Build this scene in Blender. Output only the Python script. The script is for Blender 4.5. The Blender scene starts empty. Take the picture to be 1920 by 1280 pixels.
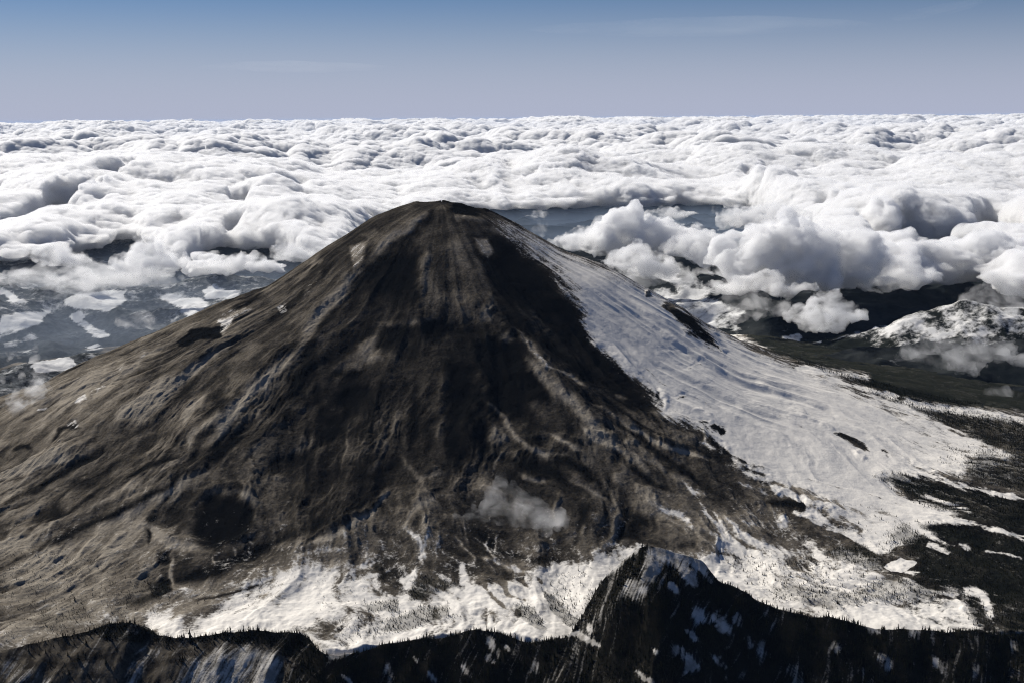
import bpy, math, random
import numpy as np
import openvdb
from mathutils import Vector

sc = bpy.context.scene
# ---------------------------------------------------------------- camera
CZ, PITCH, ROLL, FPX = 3524.0, math.radians(9.9), math.radians(0.42), 2400.0
cam = bpy.data.cameras.new('camera')
cam_ob = bpy.data.objects.new('camera', cam)
sc.collection.objects.link(cam_ob)
cam.sensor_width = 36.0
cam.lens = 45.0
cam.clip_start = 50.0
cam.clip_end = 900000.0
from mathutils import Matrix
cam_ob.matrix_world = (Matrix.Translation((0, 0, CZ)) @ Matrix.Rotation(math.pi / 2 - PITCH, 4, 'X')
                       @ Matrix.Rotation(-ROLL, 4, 'Z'))
sc.camera = cam_ob

# ---------------------------------------------------------------- sky, sun, exposure
SUN_EL, SUN_AZ = math.radians(38), math.radians(-47)      # azimuth from +y (away from camera), negative = left
sv = Vector((math.sin(SUN_AZ) * math.cos(SUN_EL), math.cos(SUN_AZ) * math.cos(SUN_EL), math.sin(SUN_EL)))
world = bpy.data.worlds.new('World')
sc.world = world
world.use_nodes = True
wn = world.node_tree
bg = wn.nodes['Background']
sky = wn.nodes.new('ShaderNodeTexSky')
sky.sky_type = 'NISHITA'
sky.sun_disc = False
sky.sun_elevation = SUN_EL
sky.sun_rotation = SUN_AZ
sky.altitude = 3500
sky.air_density = 1.2
sky.dust_density = 0.6
sky.ozone_density = 4.0
bg.inputs['Strength'].default_value = 0.05
hs = wn.nodes.new('ShaderNodeHueSaturation')
hs.inputs['Saturation'].default_value = 1.2
hs.inputs['Value'].default_value = 0.74
wn.links.new(sky.outputs[0], hs.inputs['Color'])
# pale mauve band of far air that hugs the horizon
tc = wn.nodes.new('ShaderNodeTexCoord')
sep = wn.nodes.new('ShaderNodeSeparateXYZ')
wn.links.new(tc.outputs['Generated'], sep.inputs[0])
mr = wn.nodes.new('ShaderNodeMapRange')
mr.interpolation_type = 'SMOOTHERSTEP'
for k, v in (('From Min', -0.02), ('From Max', 0.125), ('To Min', 0.95), ('To Max', 0.0)):
    mr.inputs[k].default_value = v
wn.links.new(sep.outputs['Z'], mr.inputs['Value'])
mx_ = wn.nodes.new('ShaderNodeMix')
mx_.data_type = 'RGBA'
wn.links.new(mr.outputs[0], mx_.inputs[0])
cool = wn.nodes.new('ShaderNodeMix')
cool.data_type = 'RGBA'
cool.blend_type = 'MULTIPLY'
cool.inputs[0].default_value = 1.0
cool.inputs[7].default_value = (0.98, 0.96, 1.12, 1)
wn.links.new(hs.outputs[0], cool.inputs[6])
wn.links.new(cool.outputs[2], mx_.inputs[6])
mx_.inputs[7].default_value = (7.2, 7.8, 10.2, 1)
wn.links.new(mx_.outputs[2], bg.inputs[0])
sun = bpy.data.lights.new('sun', 'SUN')
sun.energy = 5.0
sun.angle = math.radians(0.53)
sun.color = (1.0, 0.95, 0.87)
sun_ob = bpy.data.objects.new('sun', sun)
sc.collection.objects.link(sun_ob)
sun_ob.rotation_euler = sv.to_track_quat('Z', 'Y').to_euler()
vs = sc.view_settings
vs.view_transform = 'Standard'
vs.look = 'None'
vs.exposure = 0.25
vs.gamma = 1.0
sc.cycles.max_bounces = 18
sc.cycles.volume_bounces = 11
sc.cycles.sample_clamp_indirect = 3.0
sc.cycles.diffuse_bounces = 3
sc.cycles.transparent_max_bounces = 16
sc.cycles.use_denoising = True
sc.cycles.denoising_prefilter = 'NONE'
sc.cycles.filter_width = 1.15

# ---------------------------------------------------------------- numpy helpers
f32 = np.float32


def hsh(ix, iy, s, iz=None):
    n = ix.astype(np.uint32) * np.uint32(374761393) + iy.astype(np.uint32) * np.uint32(668265263) + np.uint32((s * 1442695041) & 0xffffffff)
    if iz is not None:
        n = n + iz.astype(np.uint32) * np.uint32(2147483647 - 65536)
    n = (n ^ (n >> np.uint32(13))) * np.uint32(1274126177)
    n = (n ^ (n >> np.uint32(16))) * np.uint32(2246822519)
    return ((n ^ (n >> np.uint32(15))) & np.uint32(0xffffff)).astype(f32) / f32(16777216)


def fade(t):
    return t * t * t * (t * (t * 6 - 15) + 10)


def perlin(x, y, s=0):
    x = np.asarray(x); y = np.asarray(y)
    xi = np.floor(x); yi = np.floor(y)
    fx = (x - xi).astype(f32); fy = (y - yi).astype(f32)
    xi = xi.astype(np.int64); yi = yi.astype(np.int64)
    u = fade(fx); v = fade(fy)

    def g(a, b, dx, dy):
        t = hsh(a, b, s) * f32(2 * np.pi)
        return np.cos(t) * dx + np.sin(t) * dy
    a = g(xi, yi, fx, fy); b = g(xi + 1, yi, fx - 1, fy)
    c = g(xi, yi + 1, fx, fy - 1); d = g(xi + 1, yi + 1, fx - 1, fy - 1)
    ab = a + (b - a) * u
    return (ab + (c + (d - c) * u - ab) * v) * f32(1.45)


def vnoise3(x, y, z, s=0):
    """value noise in 3-D, about -1..1"""
    xi = np.floor(x); yi = np.floor(y); zi = np.floor(z)
    u = fade((x - xi).astype(f32)); v = fade((y - yi).astype(f32)); w = fade((z - zi).astype(f32))
    xi = xi.astype(np.int64); yi = yi.astype(np.int64); zi = zi.astype(np.int64)

    def L(dz):
        a = hsh(xi, yi, s, zi + dz); b = hsh(xi + 1, yi, s, zi + dz)
        c = hsh(xi, yi + 1, s, zi + dz); d = hsh(xi + 1, yi + 1, s, zi + dz)
        ab = a + (b - a) * u
        return ab + (c + (d - c) * u - ab) * v
    l0 = L(0)
    return (l0 + (L(1) - l0) * w) * 2 - 1


def fbm(x, y, o, s=0, g=0.5):
    r = 0; a = 1.0; t = 0
    for i in range(o):
        r = r + a * perlin(x * 2 ** i + 17.3 * i, y * 2 ** i - 9.1 * i, s + i)
        t += a; a *= g
    return r / t


def ridged(x, y, o, s=0, g=0.5):
    r = 0; a = 1.0; t = 0
    for i in range(o):
        r = r + a * (1 - 2 * np.abs(perlin(x * 2 ** i + 17.3 * i, y * 2 ** i - 9.1 * i, s + i)))
        t += a; a *= g
    return r / t


def worley(x, y, s=0):
    xi = np.floor(x).astype(np.int64); yi = np.floor(y).astype(np.int64)
    best = np.full(np.shape(x), 9, f32)
    for dx in (-1, 0, 1):
        for dy in (-1, 0, 1):
            cx = xi + dx; cy = yi + dy
            d = (cx + hsh(cx, cy, s) - x) ** 2 + (cy + hsh(cx, cy, s + 77) - y) ** 2
            best = np.minimum(best, d.astype(f32))
    return best


def worley3(x, y, z, s=0):
    """distance squared to the nearest of jittered points; only the 8 nearest cells are searched"""
    xi = np.floor(x - .5).astype(np.int64); yi = np.floor(y - .5).astype(np.int64); zi = np.floor(z - .5).astype(np.int64)
    best = np.full(np.shape(x), 9, f32)
    for dx in (0, 1):
        for dy in (0, 1):
            for dz in (0, 1):
                cx = xi + dx; cy = yi + dy; cz = zi + dz
                h = hsh(cx, cy, s, cz)
                h2 = (h * 61.37) % 1.0; h3 = (h * 3571.9) % 1.0
                d = ((cx + .15 + .7 * h - x) ** 2 + (cy + .15 + .7 * h2 - y) ** 2 + (cz + .15 + .7 * h3 - z) ** 2)
                best = np.minimum(best, d.astype(f32))
    return best


def puff(x, y, s):
    return np.sqrt(np.clip(1 - worley(x, y, s) * 1.1, 0, 1))


def sstep(a, b, x):
    t = np.clip((x - a) / (b - a), 0, 1)
    return t * t * (3 - 2 * t)


# photograph coordinates (1920 x 1280) <-> the world
cP, sP, cR, sR = math.cos(PITCH), math.sin(PITCH), math.cos(ROLL), math.sin(ROLL)


def to_uv(x, y, z):
    zz = z - CZ
    dep = np.maximum(y * cP - zz * sP, 1.0)
    yc = y * sP + zz * cP
    a = x / dep * FPX; b = yc / dep * FPX
    return 960 + a * cR - b * sR, 640 - (a * sR + b * cR)


def ray(u, v):
    a0 = (u - 960) / FPX; b0 = (640 - v) / FPX
    a = a0 * cR + b0 * sR; b = -a0 * sR + b0 * cR
    return Vector((a, cP + b * sP, -sP + b * cP))


def at_z(u, v, z):
    d = ray(u, v)
    return Vector((0, 0, CZ)) + d * ((z - CZ) / d.z)


def at_y(u, v, y):
    d = ray(u, v)
    return Vector((0, 0, CZ)) + d * (y / d.y)


def line_d(U, V, pts, taper=False):
    best = np.full(U.shape, 1e9, f32)
    along = np.zeros(U.shape, f32)
    lens = [math.hypot(b[0] - a[0], b[1] - a[1]) for a, b in zip(pts[:-1], pts[1:])]
    tot = sum(lens) + 1e-6; acc = 0.0
    for (x0, y0), (x1, y1), L in zip(pts[:-1], pts[1:], lens):
        dx, dy = x1 - x0, y1 - y0
        t = np.clip(((U - x0) * dx + (V - y0) * dy) / (dx * dx + dy * dy + 1e-6), 0, 1)
        d2 = (U - x0 - t * dx) ** 2 + (V - y0 - t * dy) ** 2
        nb = d2 < best
        best = np.where(nb, d2, best)
        if taper:
            along = np.where(nb, (acc + t * L) / tot, along)
        acc += L
    if taper:
        return np.sqrt(best), along
    return np.sqrt(best)


def add_stroke(out, U, V, pts, w, amount, taper=True):
    xs = [p[0] for p in pts]; ys = [p[1] for p in pts]
    m = 2.6 * w
    k = np.nonzero((U > min(xs) - m) & (U < max(xs) + m) & (V > min(ys) - m) & (V < max(ys) + m))[0]
    if len(k):
        d, s = line_d(U[k], V[k], pts, True)
        e = np.clip(np.minimum(s, 1 - s) * 4 + .12, 0, 1) if taper else 1.0
        g = np.exp(-(d / (w * (.45 + .55 * e))) ** 2) * e ** .7 if taper else np.exp(-(d / w) ** 2)
        for arr, am in zip(out, amount):
            if am:
                arr[k] += am * g


def poly_mask(U, V, pts, soft):
    """soft-edged inside mask of a polygon, and the indices it covers"""
    xs = [p[0] for p in pts]; ys = [p[1] for p in pts]
    k = np.nonzero((U > min(xs) - soft) & (U < max(xs) + soft) & (V > min(ys) - soft) & (V < max(ys) + soft))[0]
    if not len(k):
        return k, np.zeros(0, f32)
    u, v = U[k], V[k]
    ins = np.zeros(len(k), bool)
    n = len(pts)
    for i in range(n):
        x0, y0 = pts[i]; x1, y1 = pts[(i + 1) % n]
        if y0 == y1:
            continue
        c = ((y0 > v) != (y1 > v)) & (u < (x1 - x0) * (v - y0) / (y1 - y0) + x0)
        ins ^= c
    d = line_d(u, v, list(pts) + [pts[0]])
    sd = np.where(ins, d, -d)
    return k, sstep(-soft, soft, sd).astype(f32)


def add_poly(out, U, V, pts, soft, amount):
    k, m = poly_mask(U, V, pts, soft)
    for arr, am in zip(out, amount):
        if am and len(k):
            arr[k] += am * m


# ---------------------------------------------------------------- mesh and material helpers
def link(o):
    sc.collection.objects.link(o)
    return o


def make_mesh(name, V, F, mat, smooth=True):
    me = bpy.data.meshes.new(name)
    V = np.asarray(V, f32); F = np.asarray(F, np.int32)
    me.vertices.add(len(V)); me.vertices.foreach_set('co', V.ravel())
    n = F.shape[1]
    me.loops.add(F.size); me.loops.foreach_set('vertex_index', F.ravel())
    me.polygons.add(len(F))
    me.polygons.foreach_set('loop_start', np.arange(0, F.size, n, dtype=np.int32))
    me.polygons.foreach_set('use_smooth', np.full(len(F), smooth))
    me.update(calc_edges=True)
    if mat:
        me.materials.append(mat)
    return me


def new_obj(name, me, kind=None, label=None, cat=None, group=None):
    o = link(bpy.data.objects.new(name, me))
    for k, v in (('kind', kind), ('label', label), ('category', cat), ('group', group)):
        if v:
            o[k] = v
    return o


def attr(me, name, vals):
    a = me.attributes.new(name, 'FLOAT', 'POINT')
    a.data.foreach_set('value', np.asarray(vals, f32).ravel())


def grid_faces(ny, nx, keep=None):
    idx = np.arange(ny * nx).reshape(ny, nx)
    q = np.stack([idx[:-1, :-1], idx[:-1, 1:], idx[1:, 1:], idx[1:, :-1]], -1).reshape(-1, 4)
    if keep is not None:
        q = q[keep.reshape(-1)]
    return q


def new_mat(name):
    m = bpy.data.materials.new(name)
    m.use_nodes = True
    return m, m.node_tree, m.node_tree.nodes['Principled BSDF']


class NT:
    """small node-tree writer"""
    def __init__(self, nt):
        self.nt = nt

    def n(self, t, **kw):
        nd = self.nt.nodes.new(t)
        for k, v in kw.items():
            setattr(nd, k, v)
        return nd

    def set(self, sock, v):
        if isinstance(v, bpy.types.NodeSocket):
            self.nt.links.new(v, sock)
        else:
            sock.default_value = v

    def math(self, op, a, b=0.0, c=None):
        nd = self.n('ShaderNodeMath', operation=op)
        self.set(nd.inputs[0], a); self.set(nd.inputs[1], b)
        if c is not None:
            self.set(nd.inputs[2], c)
        return nd.outputs[0]

    def attr(self, name):
        return self.n('ShaderNodeAttribute', attribute_name=name).outputs['Fac']

    def noise(self, scale, detail=4.0, rough=0.5, vec=None, dist=0.0):
        nd = self.n('ShaderNodeTexNoise')
        nd.inputs['Scale'].default_value = scale
        nd.inputs['Detail'].default_value = detail
        nd.inputs['Roughness'].default_value = rough
        nd.inputs['Distortion'].default_value = dist
        if vec is None:
            vec = self.n('ShaderNodeTexCoord').outputs['Object']
        self.nt.links.new(vec, nd.inputs['Vector'])
        return nd.outputs['Fac']

    def step(self, x, lo, hi):
        nd = self.n('ShaderNodeMapRange', interpolation_type='SMOOTHSTEP')
        self.set(nd.inputs['Value'], x)
        self.set(nd.inputs['From Min'], lo); self.set(nd.inputs['From Max'], hi)
        return nd.outputs[0]

    def mix(self, f, a, b):
        nd = self.n('ShaderNodeMix', data_type='RGBA')
        self.set(nd.inputs[0], f)
        self.set(nd.inputs[6], a if isinstance(a, bpy.types.NodeSocket) else (*a, 1))
        self.set(nd.inputs[7], b if isinstance(b, bpy.types.NodeSocket) else (*b, 1))
        return nd.outputs[2]


# ---------------------------------------------------------------- the mountain: heights
SX, SY, SZ = -487.0, 9000.0, 2950.0
TL = np.array([(0, 0), (250, 25), (490, 118), (790, 311), (1237, 611), (1612, 750), (2100, 958), (2475, 1094), (2812, 1268), (3112, 1430), (3600, 1590), (4500, 1830), (7000, 2150)], float)
TR = np.array([(0, 0), (150, 16), (250, 44), (375, 84), (470, 135), (581, 198), (862, 366), (1200, 500), (1537, 700), (1875, 919), (2212, 1082), (2512, 1191), (2887, 1300), (3450, 1464), (3825, 1543), (4500, 1690), (7000, 2100)], float)
TF = np.array([(0, 10), (200, 40), (300, 72), (600, 230), (1000, 475), (1500, 800), (2000, 1075), (2500, 1325), (3000, 1540), (3350, 1650), (3700, 1700), (4200, 1720), (5000, 1760), (7000, 1950)], float)


def smooth_table(t):
    r = np.linspace(0, 7000, 701)
    z = np.interp(r, t[:, 0], t[:, 1])
    k = np.exp(-np.linspace(-2, 2, 21) ** 2); k /= k.sum()
    zp = np.concatenate([2 * z[0] - z[10:0:-1], z, 2 * z[-1] - z[-2:-12:-1]])
    z2 = np.convolve(zp, k, 'valid')
    z2[:12] = z[:12] * (1 - np.linspace(0, 1, 12)) + z2[:12] * np.linspace(0, 1, 12)
    return r, z2


TLs, TRs, TFs = smooth_table(TL), smooth_table(TR), smooth_table(TF)


def base_z(x, y):
    dx = x - SX; dy = y - SY
    r = np.hypot(dx, dy) + 1e-3
    c = dx / r; s2 = (dy / r) ** 2
    wR = np.clip(c, 0, 1) ** 2; wL = np.clip(-c, 0, 1) ** 2
    return SZ - (wR * np.interp(r, *TRs) + wL * np.interp(r, *TLs) + s2 * np.interp(r, *TFs))

# crest of the foothill in front: (photo x, photo y, distance)
CREST = [(-200, 1240, 5100), (0, 1222, 5150), (60, 1205, 5200), (150, 1186, 5250), (215, 1168, 5300), (245, 1164, 5300), (285, 1188, 5280), (330, 1198, 5250), (400, 1187, 5280), (480, 1180, 5300), (570, 1187, 5300),
         (605, 1226, 5150), (640, 1232, 5150), (700, 1213, 5220), (760, 1199, 5250), (830, 1193, 5280), (900, 1178, 5300), (940, 1188, 5300), (990, 1203, 5250), (1050, 1195, 5230), (1064, 1194, 5220), (1088, 1164, 5280), (1106, 1124, 5330), (1132, 1084, 5350),
         (1170, 1047, 5370), (1202, 1023, 5380), (1225, 1021, 5390), (1260, 1034, 5400), (1320, 1052, 5420), (1346, 1088, 5400), (1400, 1110, 5380), (1440, 1132, 5370), (1500, 1153, 5350), (1560, 1158, 5340), (1640, 1178, 5320), (1700, 1179, 5320), (1760, 1183, 5330),
         (1830, 1183, 5330), (1920, 1193, 5330), (2150, 1210, 5300)]
cw = [at_y(u, v, d) for u, v, d in CREST]
_x = np.linspace(-3400, 3400, 1361)
_k = np.exp(-np.linspace(-2.2, 2.2, 17) ** 2); _k /= _k.sum()


def _soft(vals):
    v = np.interp(_x, [p.x for p in cw], vals)
    return np.convolve(np.pad(v, 8, mode='edge'), _k, 'valid')


cxs = _x; cys = _soft([p.y for p in cw]); czs = _soft([p.z for p in cw])



# features read off the mountain: (points, width, height m, tone, snow); tone mixes ash with painted lit ribs and shaded hollows
STROKES = [
    # summit
    ([(846, 388), (868, 393), (890, 396)], 11, -26, -.2, 0), ([(906, 396), (918, 398)], 4, 8, -.1, 0), ([(884, 384), (896, 389)], 5, -14, -.1, 0), ([(826, 376), (850, 377), (872, 381)], 5, 8, -.1, 0), ([(786, 384), (770, 388)], 5, 5, 0, 0), ([(850, 402), (890, 412), (915, 412)], 6, 6, .12, 0), ([(866, 402), (872, 404)], 2, 0, .2, .5),
    ([(841, 390), (870, 394), (904, 400)], 10, -14, -.25, 0), ([(760, 388), (800, 381), (832, 377), (868, 381)], 6, 6, -.05, 0),
    ([(812, 390), (806, 412), (760, 445), (712, 470)], 8, -12, -.18, 0),  # shadow along the ridge, painted as a dark line
    ([(804, 400), (765, 428), (726, 454), (690, 486)], 11, 16, .2, 0),
    ([(910, 396), (935, 400), (960, 415), (990, 438)], 4, 5, -.2, -.3),
    ([(910, 425), (938, 436), (964, 452)], 5, 0, .1, .35),
    # left upper ridges
    ([(685, 494), (638, 547), (591, 597), (560, 650)], 12, 30, .22, 0),
    ([(572, 649), (520, 690), (462, 743), (430, 785), (406, 815), (369, 843)], 10, 30, .22, 0),
    ([(640, 570), (600, 615), (570, 665)], 8, -16, -.18, 0),
    ([(600, 660), (540, 730), (480, 790)], 16, -22, -.2, 0),
    ([(606, 485), (597, 497)], 4, 0, .1, .5), ([(605, 507), (580, 540), (570, 560)], 5, 0, .1, .32),
    ([(550, 537), (575, 508), (601, 475)], 4, 0, .1, .3), ([(516, 585), (536, 571)], 7, 0, 0, .5),
    ([(433, 581), (465, 563), (495, 547)], 5, -8, -.3, 0), ([(500, 610), (560, 560), (620, 500)], 8, -10, -.15, 0),
    ([(220, 693), (236, 681)], 5, 0, .1, .5), ([(266, 668), (272, 664)], 3, 0, .1, .7),
    ([(140, 757), (152, 748), (167, 740)], 4, 0, .1, .65), ([(167, 740), (184, 733), (197, 720)], 3, 0, 0, .6),
    ([(73, 765), (90, 763)], 3, 0, 0, .7), ([(127, 800), (147, 790)], 5, 6, 0, .5), ([(95, 830), (115, 805), (150, 798)], 5, -8, -.35, 0),
    ([(20, 845), (45, 835), (60, 842)], 4, -6, -.3, .1),
    # left flank ridges and gullies
    ([(431, 646), (369, 693), (281, 743), (219, 781)], 12, 34, .2, 0),
    ([(400, 674), (344, 734), (312, 765), (266, 806), (187, 840), (125, 884)], 9, -30, -.24, 0),
    ([(330, 640), (270, 668), (190, 735), (130, 775)], 6, 14, .12, 0),
    ([(350, 665), (300, 700), (260, 735), (200, 770)], 7, -14, -.16, 0),
    ([(281, 809), (219, 827), (141, 852), (0, 896)], 10, 22, .12, 0),
    ([(200, 843), (131, 877), (81, 912), (0, 946)], 6, -24, -.26, 0),
    ([(120, 865), (60, 885), (0, 905)], 4, -10, -.2, 0),
    ([(337, 856), (281, 871), (237, 893)], 6, -18, -.26, 0),
    ([(350, 880), (306, 915), (266, 937), (194, 971), (134, 996), (62, 1034), (0, 1062)], 7, -28, -.34, 0),
    ([(406, 874), (312, 921), (234, 965), (172, 994)], 10, 20, .14, 0),
    ([(462, 815), (422, 840), (395, 862)], 9, -18, -.26, 0), ([(487, 896), (430, 918), (375, 937)], 10, -10, -.12, 0),
    ([(330, 760), (280, 800), (235, 850)], 7, 12, .1, 0), ([(420, 770), (370, 810), (330, 850)], 6, 12, .12, 0),
    ([(440, 740), (405, 765), (375, 790)], 8, -14, -.22, 0), ([(390, 735), (350, 770), (340, 800)], 6, 10, .16, 0),
    ([(150, 915), (90, 945), (20, 985)], 5, 12, .1, 0), ([(210, 905), (150, 945), (80, 985)], 4, -12, -.18, 0),
    ([(270, 890), (210, 930), (160, 960)], 5, 10, .12, 0), ([(120, 970), (60, 1000), (0, 1030)], 6, 12, .1, 0),
    ([(600, 740), (540, 790), (480, 840), (430, 870)], 12, 18, .06, 0), ([(640, 800), (560, 850), (480, 900)], 14, -20, -.14, 0),
    ([(590, 815), (570, 840), (540, 850)], 6, 0, .12, 0),
    # bowl
    ([(359, 960), (380, 934), (406, 921), (440, 918), (470, 930), (481, 952), (482, 987), (450, 1015), (400, 1030), (350, 1018)], 7, 20, .1, 0),
    ([(272, 983), (300, 1003), (325, 1021), (375, 1029)], 8, 16, .24, 0), ([(270, 975), (295, 966)], 4, 8, -.3, .15),
    ([(272, 990), (280, 1010), (278, 1022)], 4, -8, -.3, 0),
    ([(325, 1041), (321, 1072), (324, 1100)], 3.5, 5, .3, .1), ([(320, 1104), (285, 1120), (240, 1137)], 9, -18, -.3, 0),
    ([(524, 1013), (459, 1043), (404, 1068), (362, 1083), (334, 1089)], 11, -26, -.32, 0), ([(610, 970), (560, 992), (510, 1018)], 12, -18, -.18, 0),
    ([(205, 1040), (185, 1052), (160, 1062)], 4, -10, -.3, 0), ([(240, 1000), (200, 1040), (180, 1075)], 6, 10, .1, 0),
    ([(395, 1040), (403, 1057)], 2, 0, .25, .2), ([(438, 1025), (443, 1042)], 2, 0, .25, .2), ([(461, 1013), (475, 1022)], 2, 0, .2, .15),
    ([(360, 1126), (420, 1114), (480, 1098), (520, 1085)], 2.2, -4, -.3, -.3), ([(415, 1130), (460, 1116), (500, 1094)], 2.2, -4, -.2, -.2),
    # middle
    ([(802, 463), (793, 522), (790, 565)], 9, 14, .12, 0), ([(829, 593), (779, 606), (707, 610)], 7, 8, .16, 0), ([(925, 560), (905, 600), (930, 590)], 7, 8, .12, 0),  # first stroke: lit left edge of the lobe, painted pale
    ([(963, 610), (994, 647), (1022, 682), (1044, 691)], 4.5, 6, .2, .36), ([(1044, 691), (1075, 706), (1100, 722)], 3, 3, .2, .2),
    ([(966, 650), (990, 675), (1029, 716), (1076, 754), (1122, 804), (1154, 835)], 13, 30, .26, 0), ([(940, 620), (960, 645)], 10, 16, .15, 0),
    ([(997, 626), (1060, 676), (1138, 725)], 13, -26, -.24, 0), ([(1040, 620), (1120, 673), (1173, 720), (1227, 773)], 16, -18, -.18, -.15),
    ([(951, 470), (951, 535), (1013, 579)], 18, -14, -.12, -.1),
    ([(1131, 715), (1187, 759), (1244, 793)], 5, -12, -.18, -.2),
    ([(779, 722), (776, 822), (772, 854)], 9, -16, -.18, 0), ([(855, 691), (854, 810), (842, 872)], 14, -18, -.14, 0), ([(830, 700), (825, 790), (822, 850)], 9, 12, .06, 0),
    ([(720, 700), (708, 760), (690, 830)], 10, -12, -.12, 0), ([(745, 790), (735, 850), (720, 880)], 10, 12, .07, 0), ([(654, 790), (650, 840), (640, 880)], 3, 4, .1, 0),
    ([(897, 741), (925, 762), (950, 785), (966, 822), (1022, 854), (1060, 850)], 6, 14, .22, 0),
    ([(1029, 813), (1060, 828), (1091, 844)], 5, 10, .22, .05), ([(972, 885), (1000, 896), (1030, 907)], 5, 10, .2, .05), ([(1050, 890), (1095, 912), (1138, 935)], 6, 14, .22, 0),
    ([(940, 842), (932, 866), (922, 891)], 2.5, 4, .2, 0), ([(935, 854), (1029, 885), (1138, 929)], 11, -20, -.22, 0), ([(1029, 850), (1107, 882)], 8, -14, -.2, 0),
    ([(716, 860), (691, 891)], 5, 8, .16, 0), ([(738, 910), (694, 960), (638, 997), (566, 1029)], 5, 16, .18, 0), ([(754, 854), (785, 897), (829, 880)], 5, 8, .12, 0),
    ([(700, 925), (640, 965), (580, 990)], 10, -18, -.14, 0), ([(772, 957), (763, 988), (785, 1016), (791, 1057)], 4, 6, .2, .28), ([(804, 991), (793, 1025), (797, 1052)], 3.5, 4, .2, .4),
    ([(760, 970), (790, 940), (830, 925)], 6, 8, .1, 0), ([(730, 915), (716, 928), (724, 940)], 6, 8, .14, 0),
    # swirl below the little cloud
    ([(1050, 930), (1040, 965), (1050, 990)], 5, 8, .12, .05), ([(1110, 935), (1085, 980), (1075, 1020)], 6, -14, -.2, 0), ([(1145, 925), (1160, 960), (1150, 1000), (1125, 1040)], 5, 10, .14, .05),
    ([(1165, 935), (1175, 970), (1165, 1005), (1130, 1055)], 5, -12, -.22, 0), ([(1130, 930), (1140, 970), (1120, 1020)], 4, -8, -.15, 0), ([(1090, 990), (1060, 1010), (1000, 1030)], 6, 8, .08, 0),
    ([(900, 1000), (940, 1030), (1000, 1050), (1060, 1050)], 10, -16, -.2, 0),
    ([(890, 1037), (920, 1050), (952, 1062), (1002, 1075)], 3.5, 4, .2, .55), ([(915, 1000), (913, 1020), (922, 1040), (938, 1052)], 2.5, 3, .2, .4), ([(928, 1000), (932, 1022), (928, 1035)], 2, 2, .2, .3),
    ([(850, 1000), (870, 1025), (890, 1045), (880, 1060)], 2.5, 3, .15, .28), ([(870, 975), (872, 1005), (885, 1030)], 2.5, 3, .12, .15),
    # streaks running down to the right
    ([(1081, 793), (1125, 827), (1175, 849)], 5, 12, .22, .04), ([(1141, 777), (1203, 827), (1256, 865), (1319, 909)], 6, -20, -.26, 0), ([(1169, 859), (1225, 909), (1266, 921)], 7, -18, -.28, 0),
    ([(1056, 852), (1131, 909)], 8, -14, -.22, 0), ([(1150, 737), (1165, 744), (1178, 750)], 4, 4, .2, .22), ([(1100, 740), (1160, 790), (1230, 830), (1330, 860)], 5, 14, .16, 0),
    ([(1180, 800), (1250, 838), (1340, 862)], 3, 6, .14, .08), ([(1120, 735), (1190, 790), (1260, 820)], 3, -8, -.18, 0), ([(1275, 896), (1297, 918), (1328, 931)], 4, 5, .15, .38),
    ([(1200, 850), (1260, 890), (1300, 900)], 6, 10, .12, 0), ([(1212, 934), (1250, 956), (1287, 974), (1300, 990), (1314, 1006)], 5, 6, .1, .55),
    ([(1300, 905), (1360, 935), (1420, 955)], 7, -10, -.12, 0), ([(1312, 940), (1331, 968), (1356, 1004)], 3.5, 3, .1, .6), ([(1340, 955), (1352, 985), (1362, 1004)], 3, 3, .1, .5),
    ([(1359, 965), (1384, 993), (1419, 1018), (1470, 1035)], 3.5, 4, .1, .6), ([(1385, 970), (1430, 1000), (1500, 1025)], 3, 3, .1, .4), ([(1330, 1010), (1380, 1030), (1420, 1045)], 4, 3, 0, .5),
    ([(1384, 902), (1410, 912), (1437, 926)], 4, 5, .1, .6), ([(1453, 915), (1480, 925), (1512, 942)], 7, 6, 0, .85), ([(1464, 965), (1470, 976), (1468, 990)], 6, 4, .1, .5),
    ([(1437, 937), (1470, 943), (1494, 946), (1519, 946)], 6, -8, -.4, -.9), ([(1499, 950), (1512, 950)], 7, -8, -.4, -.9),
    ([(1370, 1000), (1400, 1025), (1450, 1045)], 3, -3, -.1, -.7), ([(1410, 985), (1450, 1008), (1520, 1030)], 3.5, -3, -.1, -.6), ([(1300, 1000), (1340, 1030), (1400, 1050)], 3, -3, -.1, -.6),
    # snow side: cracks, rocks, ash lines
    ([(1153, 640), (1187, 668), (1219, 699), (1247, 721), (1281, 737)], 2.4, -5, -.2, -.5), ([(1140, 650), (1180, 690), (1210, 725)], 8, 8, .15, .12),
    ([(1237, 727), (1250, 749), (1247, 777)], 4, 6, .2, .5), ([(1228, 725), (1238, 745), (1246, 764)], 3, -8, -.35, -.4), ([(1259, 746), (1291, 741), (1316, 749), (1344, 768)], 2.5, -6, -.3, -.6),
    ([(1300, 775), (1318, 772), (1338, 786)], 3, 5, .2, .5), ([(1308, 788), (1332, 792)], 3, -6, -.35, -.5), ([(1331, 799), (1348, 803), (1366, 812)], 7, -14, -.4, -1.2),
    ([(1328, 815), (1340, 830), (1359, 845), (1406, 868), (1453, 884)], 4, -10, -.22, -.5), ([(1318, 810), (1322, 828), (1345, 845)], 4, 6, .25, .45),
    ([(1241, 659), (1255, 663), (1269, 660)], 2.6, -4, -.2, -.6), ([(1281, 696), (1300, 684), (1312, 680), (1328, 688)], 2.4, -5, -.2, -.6), ([(1300, 718), (1334, 727), (1369, 742)], 2, -4, -.2, -.5), ([(1318, 676), (1345, 690)], 5, -8, 0, -.15),
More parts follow.
